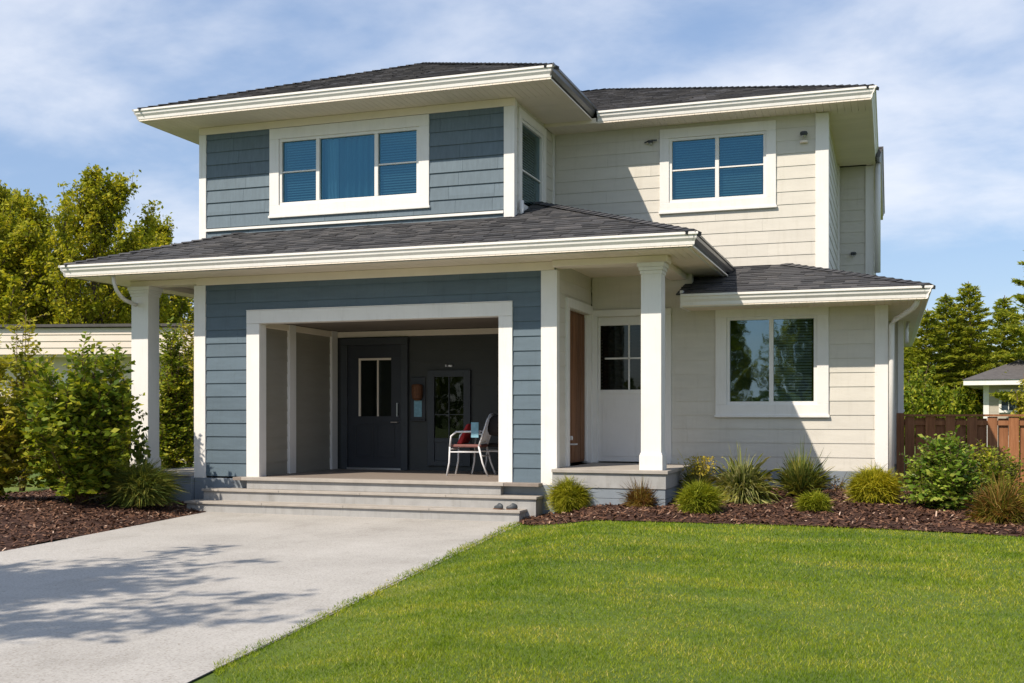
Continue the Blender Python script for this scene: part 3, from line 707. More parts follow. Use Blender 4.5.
gutter((-2.35, 13.58, zt), (-2.35, 17.4, zt), (1, 0, 0), -1, 0, 'bronze', SGUT); fascia((-2.34, 13.56, zt), (-2.34, 17.4, zt), (1, 0, 0))
gutter((-11.7, 27.2, zt), (-11.7, 13.58, zt), (-1, 0, 0), 0, 1); 
zt = ZU + .18
gutter((-11.27, 14.75, zt), (-4.51, 14.75, zt), (0, -1, 0), -1, 1); fascia((-11.3, 14.75, zt), (-4.48, 14.75, zt), (0, -1, 0))
gutter((-4.52, 14.73, zt), (-4.52, 16.95, zt), (1, 0, 0), -1, 0, 'bronze', [(u * 1.2, z * 1.3) for u, z in SGUT]); fascia((-4.5, 14.72, zt), (-4.5, 17.0, zt), (1, 0, 0))
gutter((-11.27, 27.6, zt), (-11.27, 14.73, zt), (-1, 0, 0), 0, 1)
zt = ZB + .18
gutter((-4.38, 17.05, zt), (-.29, 17.05, zt), (0, -1, 0), 0, 1); fascia((-4.4, 17.05, zt), (-.26, 17.05, zt), (0, -1, 0))
gutter((-.30, 17.03, zt), (-.30, 20.9, zt), (1, 0, 0), -1, 0, 'white'); gutter((-.22, 20.9, zt), (-.22, 27.6, zt), (1, 0, 0), 0, 0, 'bronze')
zt = ZR + .17
gutter((-2.78, 15.55, zt), (.43, 15.55, zt), (0, -1, 0), 0, 1); fascia((-2.78, 15.55, zt), (.46, 15.55, zt), (0, -1, 0))
gutter((.42, 15.53, zt), (.42, 26.3, zt), (1, 0, 0), -1, 0, 'white'); 
m = MB(); m.box(-2.80, -2.76, 15.5, 17.5, ZR - .01, 3.18); m.build('fascia', MT['white'], house)
# downspouts
def spout(pts, name='downspout', r=.038, mat='white'):
    m = MB(); m.tube(pts, r, k=10); return m.build(name, MT[mat], house, smooth=True)
ZT = ZR + .03
spout([(.36, 15.62, ZT), (.34, 15.66, ZT - .08), (.30, 15.72, ZT - .13), (.08, 16.08, ZT - .24), (.03, 16.14, ZT - .31), (.03, 16.15, ZT - .5), (.03, 16.15, .5)])
spout([(-10.98, 13.66, 3.5), (-10.98, 13.68, 3.40), (-10.99, 13.74, 3.30), (-11.0, 13.85, 3.22), (-11.03, 14.0, 3.17), (-11.05, 14.27, 3.13)], r=.03)
spout([(.30, 19.2, ZT), (.27, 19.2, 2.8), (.27, 19.0, 2.6)], r=.03)
spout([(-.205, 21.44, 6.1), (-.205, 21.44, 4.05)], r=.055)
spout([(UR + .07, YU + .2, 4.62), (UR + .07, YU + .2, 4.3)], r=.035)

# roofs
def roofplane(mb, origin, ax, up, slope, tmax, lo, hi, course=.145):
    """ax: unit vector along the eave; up: horizontal uphill unit vector; lo(t)/hi(t) extents along ax at run t"""
    origin = Vector(origin); ax = Vector(ax); up = Vector(up)
    nrm = (Vector((0, 0, 1)) - up * slope).normalized(); k = 1 / math.sqrt(1 + slope * slope); run = course * k
    P = lambda s, t, h: origin + ax * s + up * t + Vector((0, 0, slope * t)) + nrm * h
    t = -.03; n = 0
    while t < tmax - 1e-4:
        t1 = min(t + run, tmax); te0, te1 = max(t, 0), max(t1, 0)
        l0, r0, l1, r1 = lo(te0), hi(te0), lo(te1 - 1e-5), hi(te1 - 1e-5)
        mb.poly([P(l0, t, -.012), P(r0, t, -.012), P(r1, t1, -.012), P(l1, t1, -.012)])
        s = l0 - random.uniform(0, .2)
        while s < r0:
            w_ = random.choice((.14, .2, .26, .34, .2)) * random.uniform(.85, 1.15); a, b = max(s, l0), min(s + w_, r0)
            if b - a > .015:
                hh = random.choice((.007, .010, .016, .019)); dt = random.uniform(-.004, .004)
                ta, tb = min(max(a, l1), r1), max(min(b, r1), l1)
                A, B, Cc, D = P(a, t + dt, hh), P(b, t + dt, hh), P(tb, t1 + .01, .001), P(ta, t1 + .01, .001)
                n0 = len(mb.v)
                mb.v += [tuple(A), tuple(B), tuple(Cc), tuple(D), tuple(P(a, t + dt, -.006)), tuple(P(b, t + dt, -.006))]
                mb.f += [(n0, n0 + 1, n0 + 2, n0 + 3), (n0 + 4, n0 + 5, n0 + 1, n0)]
            s += w_
        t = t1
def hipcaps(mb, a, b):
    a, b = Vector(a), Vector(b); L = (b - a).length; d = (b - a) / L; side = d.cross(Vector((0, 0, 1))).normalized(); u = side.cross(d); n = int(L / .16)
    for i in range(n):
        p, q = a + d * (i * L / n), a + d * ((i + 1.25) * L / n); h0, h1 = .032, .012
        for s_ in (-1, 1):
            e = side * (.12 * s_) - Vector((0, 0, .035))
            mb.poly([p + u * h0, p + e + u * h0, q + e + u * h1, q + u * h1][::s_])
        mb.poly([p + u * h0, p + side * .12 - Vector((0, 0, .035)) + u * h0, p + side * .12 - Vector((0, 0, .05)), p - side * .12 - Vector((0, 0, .05)), p - side * .12 - Vector((0, 0, .035)) + u * h0])
X_, Y_ = (1, 0, 0), (0, 1, 0)
# upper bay roof
z = ZU + .19; x0, x1, y0, y1 = -11.33, -4.45, 14.69, 27.7; hw = (x1 - x0) / 2; s = .41
rm = MB()
roofplane(rm, (0, y0, z), X_, Y_, s, hw, lambda t: x0 + t, lambda t: x1 - t)
roofplane(rm, (x1, 0, z), Y_, (-1, 0, 0), s, hw, lambda t: y0 + t, lambda t: y1 - t); roofplane(rm, (x0, 0, z), Y_, X_, s, hw, lambda t: y0 + t, lambda t: y1 - t)
roofplane(rm, (0, y1, z), X_, (0, -1, 0), s, hw, lambda t: x0 + t, lambda t: x1 - t)
ap = (x0 + hw, y0 + hw, z + s * hw)
for c_ in ((x0, y0, z), (x1, y0, z)): hipcaps(rm, c_, ap)
hipcaps(rm, ap, (x0 + hw, y1 - hw, z + s * hw))
r_ = rm.build('roof', MT['shingle'], house); r_['label'] = 'grey shingle hip roof over the upper bay'
# upper right roof
z = ZB + .19; x1, y0, y1 = -.23, 16.99, 27.7; hw = (y1 - y0) / 2; s = .365
rm = MB()
roofplane(rm, (0, y0, z), X_, Y_, s, hw, lambda t: -6.4, lambda t: x1 - t); roofplane(rm, (0, y1, z), X_, (0, -1, 0), s, hw, lambda t: -6.4, lambda t: x1 - t)
roofplane(rm, (x1, 0, z), Y_, (-1, 0, 0), s, hw, lambda t: y0 + t, lambda t: y1 - t)
ap = (x1 - hw, y0 + hw, z + s * hw); hipcaps(rm, (x1, y0, z), ap); hipcaps(rm, ap, (-7.5, y0 + hw, z + s * hw))
rm.box(-.3, -.1, 20.95, 27.6, z - .01, z + .02)
r_ = rm.build('roof', MT['shingle'], house); r_['label'] = 'grey shingle roof over the upper right floor'
# porch roof
z = ZP + .18; x0, x1, y0 = -11.77, -2.28, 13.54; s = .36; yw = YU + .02
rm = MB(); T1 = yw - y0
roofplane(rm, (0, y0, z), X_, Y_, s, x1 - UR, lambda t: x0 + t if t < T1 else UR, lambda t: x1 - t)
TL = UL - x0
roofplane(rm, (x0, 0, z), Y_, X_, s, T1, lambda t: y0 + t, lambda t: 27.2 if t < TL else yw)
roofplane(rm, (x1, 0, z), Y_, (-1, 0, 0), s, x1 - UR, lambda t: y0 + t, lambda t: YB)
hipcaps(rm, (x0, y0, z), (x0 + T1, y0 + T1, z + s * T1)); hipcaps(rm, (x1, y0, z), (UR + .03, y0 + x1 - UR - .03, z + s * (x1 - UR)))
r_ = rm.build('roof', MT['shingle'], house); r_['label'] = 'grey shingle porch roof between the storeys'
# right lower roof
z = ZR + .18; x1, y0 = .49, 15.49; s = .31
rm = MB(); T1 = YB - y0; TL = x1 + .91
roofplane(rm, (0, y0, z), X_, Y_, s, T1, lambda t: -2.85, lambda t: x1 - t)
roofplane(rm, (x1, 0, z), Y_, (-1, 0, 0), s, T1, lambda t: y0 + t, lambda t: 26.4 if t < TL else YB)
hipcaps(rm, (x1, y0, z), (x1 - T1, y0 + T1, z + s * T1))
r_ = rm.build('roof', MT['shingle'], house); r_['label'] = 'low grey shingle roof over the ground floor window'

# wall lights and small fittings
def wall_light(p, scale=1):
    p = Vector(p); m = MB()
    m.lathe((p.x, p.y - .05 * scale, p.z), [(.0, .035 * scale), (.05 * scale, .03 * scale), (.06 * scale, 0), (.045 * scale, -.03 * scale), (0, -.035 * scale)], 12)
    m.box(p.x - .035 * scale, p.x + .035 * scale, p.y - .05 * scale, p.y, p.z - .012, p.z + .03)
    o = m.build('wall_light', MT['dgrey'], house)
    g_ = MB(); g_.lathe((p.x, p.y - .05 * scale, p.z - .03 * scale), [(.04 * scale, 0), (.03 * scale, -.02 * scale), (0, -.028 * scale)], 12); g_.build('lens', MT['metal'], o); return o
for px, py, yy, k in ((651, 142.5, 17.47, .7), (804, 134.5, 17.47, 1.0), (853.5, 254, 21.47, .9)): wall_light(at(px, py, yy), k)
m = MB(); p = at(804, 141, 17.475); m.lathe((p.x, p.y, p.z), [(0, .0), (.06, -.0), (.06, -.03), (0, -.03)], 12); m.build('vent_cap', MT['offwhite'], house)
p = at(651, 142, 17.47); m = MB(); m.tube([p + Vector((-.1, -.02, -.01)), p + Vector((-.03, -.04, .01)), p + Vector((.1, -.03, .015))], .012); m.build('light_bracket', MT['dgrey'], house)

# ------------------------------------------------------------------ things on the porch
org = thing('wall_organizer', 'dark wall organizer with a wicker basket and blue paper beside the porch door', 'organizer', (-7.45, YI - .03, 1.35))
f = fr_front(YI - .012)
m = MB(); fbox(m, f, -7.56, -7.30, .0, .02, 1.32, 2.05); fbox(m, f, -7.57, -7.29, .0, .05, 1.32, 1.35); m.build('board', MT['door'], org, .006)
m = MB(); c = f(-7.42, .08, 1.76); m.lathe(c, [(.04, -.10), (.085, -.06), (.095, .04), (.09, .15), (.075, .17), (.0, .12)], 14); m.build('basket', MT['wicker'], org)
m = MB(); fbox(m, f, -7.50, -7.36, .024, .028, 1.39, 1.66); m.build('paper', MT['paper'], org)
m = MB(); fbox(m, f, -7.49, -7.37, .024, .06, 1.665, 1.69); m.build('clip', MT['wicker'], org)

def chair(name, label, loc, rz, seatmat):
    t = thing(name, label, 'chair', loc, 'patio chairs stacked on the porch', rz)
    L = Vector(loc); off = lambda m, n, mt, bev=0, sm_=True: _ch(m, n, mt, t, bev, sm_)
    def _ch(m, n, mt, t, bev, sm_):
        o = m.build(n, mt, None, bev, sm_); o.parent = t; return o
    # chair faces +x in its own frame
    w2 = .25
    off(MB().box(-.23, .24, -.22, .22, .43, .475), 'seat', seatmat, .015, False)
    for sgn in (-1, 1):
        off(MB().tube([(.25, w2 * sgn, .45), (.26, w2 * sgn, .2), (.30, w2 * sgn, .0)], .014), 'leg', MT['tube'])
        off(MB().tube([(-.20, w2 * sgn, .45), (-.26, w2 * sgn, .2), (-.34, w2 * sgn, 0)], .014), 'leg', MT['tube'])
        off(MB().tube([(.25, w2 * sgn, .44), (.23, w2 * sgn, .60), (.15, w2 * sgn, .665), (-.1, w2 * sgn, .67), (-.27, w2 * sgn, .62)], .015), 'armrest', MT['tube'])
    bf = MB().tube([(-.2, -w2, .44), (-.27, -w2, .65), (-.33, -w2 * .95, .84), (-.35, -w2 * .6, .92), (-.355, 0, .94), (-.35, w2 * .6, .92), (-.33, w2 * .95, .84), (-.27, w2, .65), (-.2, w2, .44)], .014)
    off(bf, 'back_frame', MT['tube'])
    bs = MB()
    for k in range(7):
        y = -.18 + k * .06; bs.tube([(-.2, y, .46), (-.28, y, .68), (-.345, y, .91)], .009, k=6)
    off(bs, 'backrest', MT['tube'])
    st = MB().tube([(.25, -w2, .40), (.25, w2, .40)], .011); st.tube([(-.235, -w2, .3), (-.235, w2, .3)], .011); st.tube([(.25, -w2, .36), (-.22, -w2, .36)], .01); st.tube([(.25, w2, .36), (-.22, w2, .36)], .01)
    off(st, 'stretcher', MT['tube'])
    return t
cp = at(470, 471, 15.9)
chair('patio_chair', 'front white tube patio chair with a reddish seat and red cushion', (cp.x + .06, 15.75, .50), R(186), MT['seatbrown'])
chair('patio_chair', 'rear white tube patio chair with black seat, half hidden by the front one', (cp.x + .30, 16.25, .50), R(178), MT['black'])
cx, cy = cp.x + .06, 15.75
m = MB(); m.hexa([(cx - .16, cy - .17, .98), (cx - .08, cy - .17, .98), (cx - .08, cy + .17, .98), (cx - .16, cy + .17, .98), (cx - .005, cy - .16, 1.28), (cx + .04, cy - .16, 1.29), (cx + .04, cy + .16, 1.29), (cx - .005, cy + .16, 1.28)])
o = m.build('cushion', MT['red'], None, .02, origin=(cx, cy, .98)); tag(o, 'red cushion leaning on the front patio chair', 'cushion')
m = MB(); m.lathe((0, 0, 0), [(0, -.02), (.1, 0), (.14, .08), (.13, .2), (.10, .27), (.03, .3), (0, .3)], 14)
for i, v in enumerate(m.v): m.v[i] = (v[0] * 1.15 + .02 * math.sin(v[2] * 30), v[1] * .8, v[2])
o = m.build('bag', MT['black'], smooth=True); o.location = (cx + .42, cy + .02, 1.12); tag(o, 'black bag hung over the back of the front patio chair', 'bag')
m = MB(); m.box(cx + .12, cx + .24, cy - .275, cy - .262, 1.08, 1.31); o = m.build('towel', MT['paper'], None, .003, origin=(cx + .18, cy - .27, 1.08)); tag(o, 'light blue cloth hanging from the front patio chair', 'cloth')

def shoe(p, rz, label):
    m = MB(); m.lathe((0, 0, 0), [(.0, .0), (.03, .0), (.034, .02), (.03, .04), (.012, .055), (0, .055)], 12)
    for i, v in enumerate(m.v): m.v[i] = (v[0] * 1.0, v[1] * 2.3, v[2] * (1 if v[1] > 0 else 1.5))
    t = thing('shoe', label, 'shoe', p, 'small shoes on the step', rz); o = m.build('upper', MT['dgrey'], smooth=True); o.parent = t
    m = MB().box(-.033, .033, -.075, .075, -.002, .008); o = m.build('sole', MT['brown_door'], None, .003); o.parent = t
shoe((-4.92, 13.82, .167), R(70), 'left small dark shoe on the lowest porch step'); shoe((-4.74, 13.84, .167), R(110), 'right small dark shoe on the lowest porch step')

# ------------------------------------------------------------------ fence
fen = thing('fence', 'brown stained wooden board fence right of the house', 'fence', (4.5, 17.4, .3))
YFN = 17.4; m = MB(); x = .22; bs_ = []
while x < 12:
    w_ = .135; j = random.uniform(-.006, .006); top = 1.43 - random.uniform(0, .012)
    front = len(bs_) % 2 == 0
    yy = YFN - .02 if front else YFN + .03
    m.box(x, x + w_, yy, yy + .02, .26, top - .03 - (0.0 if front else .02)); bs_.append(x); x += w_ + random.choice((.002, .003, .012))
m.build('board', MT['fence'], fen, .003)['kind'] = 'stuff'
m = MB(); m.box(.2, 12, YFN - .04, YFN + .07, 1.40, 1.43); m.box(.2, 12, YFN - .001, YFN + .029, 1.27, 1.34); m.box(.2, 12, YFN - .001, YFN + .029, .45, .53); m.build('rail', MT['fence'], fen)
for i in range(6):
    x = .1 + i * 2.33; m = MB().box(x, x + .11, YFN - .05, YFN + .06, .2, 1.45); m.build('post', MT['fence'], fen, .004)

# ------------------------------------------------------------------ vegetation
def rnd(n): 
    v = rng.normal(size=(n, 3)); return v / np.linalg.norm(v, axis=1, keepdims=True)
def leaves(P, size, aspect=.5, up=0.3, name='foliage', mat=None, parent=None, dirs=None, droop=0):
    """rhombic leaves at points P; dirs = preferred long axis"""
    P = np.asarray(P, float); n = len(P); a = rnd(n)
    if dirs is not None: a = a * .55 + np.asarray(dirs); a /= np.linalg.norm(a, axis=1, keepdims=True)
    a[:, 2] -= droop; nm = rnd(n); nm[:, 2] = np.abs(nm[:, 2]) + up; b = np.cross(nm, a); b /= np.linalg.norm(b, axis=1, keepdims=True) + 1e-9
    s = (size * rng.uniform(.6, 1.3, n))[:, None]; c = np.cross(a, b)
    V = np.stack([P - a * s * .5, P + b * s * aspect * .5 + c * s * .08, P + a * s * .5, P - b * s * aspect * .5 + c * s * .08], 1)
    return npmesh(name, V, 4, mat, parent)
def curve(p, d, L, bend, n=6, wob=.08):
    pts = [Vector(p)]; d = Vector(d).normalized()
    for i in range(n):
        d = (d + Vector((random.gauss(0, wob), random.gauss(0, wob), bend + random.gauss(0, wob)))).normalized(); pts.append(pts[-1] + d * (L / n))
    return pts
def sample(pts, t):
    t = min(max(t, 0), .9999) * (len(pts) - 1); i = int(t); return pts[i].lerp(pts[i + 1], t - i)
def decid(seed, H, trunk_h, spread, nlimb, nleaf, leaf, mat, clump=.35, base_r=.16):
    random.seed(seed); m = MB(); tr = curve((0, 0, 0), (0, 0, 1), H * .93, .05, 9, .05); m.tube(tr, base_r, .02, 9)
    segs = []
    for i in range(nlimb):
        t = trunk_h + (1 - trunk_h) * (i + random.random()) / nlimb * .97; p = sample(tr, t); an = i * 2.4 + random.uniform(-.4, .4)
        rel = (t - trunk_h) / (1 - trunk_h); L = spread * (1.0 - .75 * rel ** 1.4) * (.55 + .45 * min(1, rel * 5 + .3)) * random.uniform(.75, 1.2)
        el = .48 + .62 * rel + random.uniform(-.15, .15)
        q = curve(p, (math.cos(an) * math.cos(el), math.sin(an) * math.cos(el), math.sin(el)), L, .11, 7, .1); r = base_r * .32 * (1 - rel * .7); m.tube(q, r, .006, 6); segs.append((q, .28, L))
        for k in range(5):
            p2 = sample(q, random.uniform(.25, .8)); a2 = an + random.uniform(-1.2, 1.2); e2 = min(1.5, el + random.uniform(0, .8))
            q2 = curve(p2, (math.cos(a2) * math.cos(e2), math.sin(a2) * math.cos(e2), math.sin(e2)), L * random.uniform(.3, .55), .1, 5, .12); m.tube(q2, r * .45, .004, 5); segs.append((q2, .1, L * .5))
    segs.append((tr, .8, 1.5))
    tot = sum(s[2] for s in segs); P = []
    for q, t0, L in segs:
        nc = max(3, int(L / .28))
        for k in range(nc):
            c = sample(q, t0 + (1 - t0) * ((k + .5) / nc) + random.uniform(-.05, .05)); cnt = int(nleaf * (L / nc) / tot * random.uniform(.4, 1.6)); sg = clump * random.uniform(.6, 1.1) * (1 - .62 * k / nc)
            P.append(np.array(c) + rng.normal(size=(cnt, 3)) * np.array([sg, sg, sg * .75]) * .6)
    return m, np.concatenate(P)
def make_tree(name, label, cat, seed, loc, H, trunk_h, spread, nlimb, nleaf, leaf, mat, clump=.35, base_r=.16, group=None, aspect=.6):
    m, P = decid(seed, H, trunk_h, spread, nlimb, nleaf, leaf, mat, clump, base_r)
    t = thing(name, label, cat, loc, group); o = m.build('trunk', MT['bark'], smooth=True); o.parent = t
    leaves(P, leaf, aspect, .3, 'crown', mat, t); return t
def gz(x, y): return G(x, y)
LG = 'leafy trees behind the left neighbour building'
def ground_at(px, D):   # horizontal position at a depth along the view
    u = (px - 512) / FPX; return (D * (-math.sin(THETA) + u * math.cos(THETA)), D * (math.cos(THETA) + u * math.sin(THETA)))
x, y = ground_at(72, 37)
T1_ = make_tree('tree', 'tall yellow green tree in the middle of the group on the left', 'tree', 3, (x, y, .1), 9.5, .14, 4.2, 50, 36000, .135, MT['leaf_tree'], .30, .2, LG)
x, y = ground_at(128, 40)
T2_ = make_tree('tree', 'slimmer leafy tree just left of the house roof', 'tree', 8, (x, y, .1), 8.8, .14, 3.4, 42, 27000, .13, MT['leaf_tree'], .28, .17, LG)
x, y = ground_at(14, 36); dup(T2_, (x, y, .1), 2.2, (1.25, 1.25, 1.0), 'leafy tree at the left edge of the picture', LG)
x, y = ground_at(-34, 38); dup(T1_, (x, y, .1), 1.1, 1.0, 'broad tree cut off by the left picture edge', LG)
x, y = ground_at(44, 44); dup(T1_, (x, y, .1), 4.0, 1.06, 'tree standing deepest in the left group, seen between the others', LG)
x, y = ground_at(185, 44); dup(T2_, (x, y, .1), 3.0, (1.0, 1.0, .92), 'tree rising behind the left end of the porch roof', LG)
x, y = ground_at(112, 45); dup(T2_, (x, y, .1), 5.0, (1.4, 1.4, 1.02), 'small tree behind the gap between the two tall left trees', LG)
# the tree whose shadow falls over the driveway, and the trees across the street that the windows mirror
make_tree('street_tree', 'spreading street tree beside the driveway', 'tree', 21, (-10.1, 1.0, .15), 7.4, .38, 3.9, 34, 12000, .16, MT['leaf_tree'], .42, .16)
for i, (px_, py_, s_) in enumerate(((-4.5, -27, .85), (1.2, -31, 1.0), (7.5, -29, .8), (-8.8, -29, .9), (15, -31, 1.0))):
    dup(T1_ if i % 2 == 0 else T2_, (px_, py_, 0), i * 1.3, s_, ('street side tree behind the viewer, number %s from the left' % ['two', 'three', 'four', 'one', 'five'][i]), 'trees across the street')

def conifer(seed, H, spread, nbr, nleaf, size):
    random.seed(seed); m = MB(); tr = curve((0, 0, 0), (0, 0, 1), H, .1, 8, .015); m.tube(tr, .16, .015, 8); P, Dd = [], []
    for i in range(nbr):
        t = .08 + .9 * (i / nbr) ** .92; p = sample(tr, t); an = i * 2.39 + random.uniform(-.3, .3); L = spread * (1 - t) ** .8 * random.uniform(.7, 1.15) + .12
        q = curve(p, (math.cos(an), math.sin(an), .15), L, .03 if t > .5 else -.02, 6, .05); m.tube(q, .03 * (1 - t) + .008, .004, 5)
        cnt = int(nleaf * L / (spread * nbr * .52)); tt = rng.uniform(.12, 1, cnt) ** .8; base = np.array([sample(q, v) for v in tt]); sg = (.07 + .16 * L * (1 - tt) * .6)[:, None]
        off = rng.normal(size=(cnt, 3)) * sg * np.array([1, 1, .4]); P.append(base + off); dd = np.tile(np.array([math.cos(an), math.sin(an), .25]), (cnt, 1)) + off / (sg + .01) * .5; Dd.append(dd)
    return m, np.concatenate(P), np.concatenate(Dd)
def make_conifer(label, seed, loc, H, spread, nbr, nleaf, size, mat, group):
    m, P, D_ = conifer(seed, H, spread, nbr, nleaf, size); t = thing('conifer', label, 'conifer tree', loc, group); o = m.build('trunk', MT['bark'], smooth=True); o.parent = t
    D_ /= np.linalg.norm(D_, axis=1, keepdims=True); leaves(P, size, .3, .2, 'crown', mat, t, D_); return t
RG = 'conifers behind the right neighbour house'
x, y = ground_at(975, 45); K1 = make_conifer('pointed conifer in the middle of the right group, the tallest of the even row', 5, (x, y, 0), 6.9, 2.2, 100, 19000, .19, MT['conifer'], RG)
x, y = ground_at(946, 45); K2 = make_conifer('pointed conifer just left of the tallest in the right row', 6, (x, y, 0), 6.4, 2.1, 95, 17000, .19, MT['conifer'], RG)
x, y = ground_at(1003, 47); dup(K2, (x, y, 0), 2, 1.02, 'conifer between the middle one and the big dark fir on the right', RG)
x, y = ground_at(921, 44); dup(K1, (x, y, 0), 3, (1.0, 1.0, .82), 'short conifer nearest the right eave of the house', RG)
x, y = ground_at(908, 50); dup(K2, (x, y, 0), 4, (1.1, 1.1, .78), 'low conifer partly hidden by the house corner', RG)
x, y = ground_at(962, 56); dup(K2, (x, y, 0), 1, (1.2, 1.2, .95), 'conifer standing behind the right row, seen through its gaps', RG)
x, y = ground_at(1040, 38); K3 = make_conifer('big layered fir cut off by the right picture edge', 15, (x, y, 0), 7.3, 2.5, 42, 16000, .2, MT['conifer'], RG)
x, y = ground_at(1068, 45); dup(K1, (x, y, 0), 1, 1.2, 'conifer beyond the right picture edge', RG)
def bushy(label, px, D, H, W, seed, mat, nleaf, leaf, group=None, name='shrub', z=0):
    x, y = ground_at(px, D); random.seed(seed); m = MB(); P = []
    for i in range(26):
        an = random.uniform(0, 6.28); el = random.uniform(.5, 1.45); L = random.uniform(.7, 1.05)
        q = curve((random.uniform(-.08, .08), random.uniform(-.08, .08), 0), (math.cos(an) * math.cos(el), math.sin(an) * math.cos(el), math.sin(el)), L, .05, 6, .08)
        q = [Vector((v.x * W, v.y * W, v.z * H)) for v in q]; m.tube(q, .018, .004, 5)
        for k in range(9):
            c = sample(q, .2 + .8 * k / 9); n_ = int(nleaf / 26 / 9 * random.uniform(.5, 1.5)); sg = .13 * W * random.uniform(.6, 1.2) * (1.15 - .5 * k / 9)
            P.append(np.array(c) + rng.normal(size=(n_, 3)) * np.array([sg, sg, sg * .7]))
    t = thing(name, label, 'shrub', (x, y, z), group); o = m.build('stem', MT['stem'], smooth=True); o.parent = t
    P = np.concatenate(P); P[:, 2] = np.abs(P[:, 2]) ; leaves(P, leaf, .55, .4, 'foliage', mat, t); return t
RS = 'leafy bushes below the right conifers'
bushy('rounded green bush left of the others under the right conifers', 912, 40, 3.3, 2.0, 31, MT['leaf_shrub'], 9000, .16, RS)
bushy('rounded green bush behind the fence in front of the tallest conifer', 944, 39, 2.7, 1.8, 32, MT['leaf_shrub'], 8000, .16, RS)
bushy('dense green bush behind the fence, left of the neighbour house roof', 968, 44, 2.9, 1.6, 36, MT['leaf_shrub'], 8000, .16, RS)
bushy('bright yellow green bush at the right picture edge above the neighbour roof', 1034, 27, 2.7, .9, 33, MT['leaf_light'], 5000, .10, RS)

# large shrubs at the left of the driveway
def pinnate(name, label, px, D, H, W, seed, mat, nst, nsub, leaf, z, group=None, lean=0, leafn=1.0):
    """upright branching shrub; leaves stand in rows along its twigs"""
    x, y = ground_at(px, D); random.seed(seed); m = MB(); P, A = [], []
    for i in range(nst):
        an = i * 2.4 + random.uniform(-.3, .3); el = random.uniform(.55, 1.5); L = random.uniform(.62, 1.12) * (1.0 if el > 1 else .9)
        q = curve((random.uniform(-.06, .06), random.uniform(-.06, .06), 0), (math.cos(an) * math.cos(el), math.sin(an) * math.cos(el), math.sin(el)), L, .04, 8, .06)
        q = [Vector((v.x * W, v.y * W, v.z * H)) for v in q]; m.tube(q, .014, .003, 6)
        for k in range(nsub):
            t = random.uniform(.12, 1.0); p = sample(q, t); d0 = (sample(q, min(t + .1, 1)) - sample(q, t - .1)).normalized()
            d1 = (d0 * .7 + Vector((random.gauss(0, .7), random.gauss(0, .7), random.gauss(0.1, .4)))).normalized(); tl = random.uniform(.22, .5) * (1.15 - .5 * t)
            tw = curve(p, d1, tl, -.03, 5, .07); m.tube(tw, .004, .002, 4)
            sd = d1.cross(Vector((0, 0, 1))).normalized() if abs(d1.z) < .95 else Vector((1, 0, 0))
            n_ = max(4, int(tl / .03 * leafn))
            for j in range(n_):
                c = sample(tw, (j + .7) / n_); s_ = 1 if j % 2 else -1; a = (sd * s_ + d1 * .5 + Vector((0, 0, random.uniform(-.25, .15)))).normalized(); P.append(c + a * leaf * .5); A.append(a)
    t = thing(name, label, 'shrub', (x, y, z), group); o = m.build('stem', MT['stem'], smooth=True); o.parent = t
    leaves(P, leaf, .55, .15, 'foliage', mat, t, np.array(A) * 1.0); return t
SG = 'shrubs in the left planting bed'
pinnate('large_shrub', 'large dense green shrub in the mulch left of the driveway', 80, 15.6, 2.05, 1.25, 41, MT['leaf_shrub'], 44, 46, .11, .17, SG)
pinnate('large_shrub', 'pale yellow green shrub at the left edge beside the large green shrub', -12, 15.4, 2.0, .8, 42, MT['leaf_light'], 26, 36, .11, .17, SG)
pinnate('large_shrub', 'tall airy shrub rising behind the large green shrub against the white building', 22, 18.2, 2.75, .62, 43, MT['leaf_light'], 14, 24, .10, .15, SG)
pinnate('large_shrub', 'green shrub seen between the left column and the house corner', 172, 20.5, 2.7, .6, 44, MT['leaf_shrub'], 26, 44, .08, .15, SG)
pinnate('large_shrub', 'yellow green shrub close behind the house corner by the left porch', 190, 22.5, 3.6, .55, 45, MT['leaf_light'], 18, 40, .08, .15, SG)
pinnate('large_shrub', 'dark leafy shrub partly behind the left white column', 126, 17.9, 1.75, .5, 46, MT['leaf_shrub'], 20, 44, .075, .15, SG)
# climbing plant on the left column
x, y = -10.80, 14.12; random.seed(5); m = MB(); P = []
for k in range(4):
    q = curve((random.uniform(-.12, .1), -.02, 0), (random.uniform(-.15, .15), -.05, 1), random.uniform(.8, 1.5), .1, 8, .1); m.tube(q, .006, .002, 5)
    for j in range(75): P.append(np.array(sample(q, random.random())) + rng.normal(size=3) * np.array([.07, .03, .05]))
t = thing('climbing_plant', 'thin climbing plant growing up the foot of the left white column', 'plant', (x, y, .15)); o = m.build('stem', MT['stem']); o.parent = t; leaves(P, .095, .8, .2, 'foliage', MT['leaf_dark'], t)

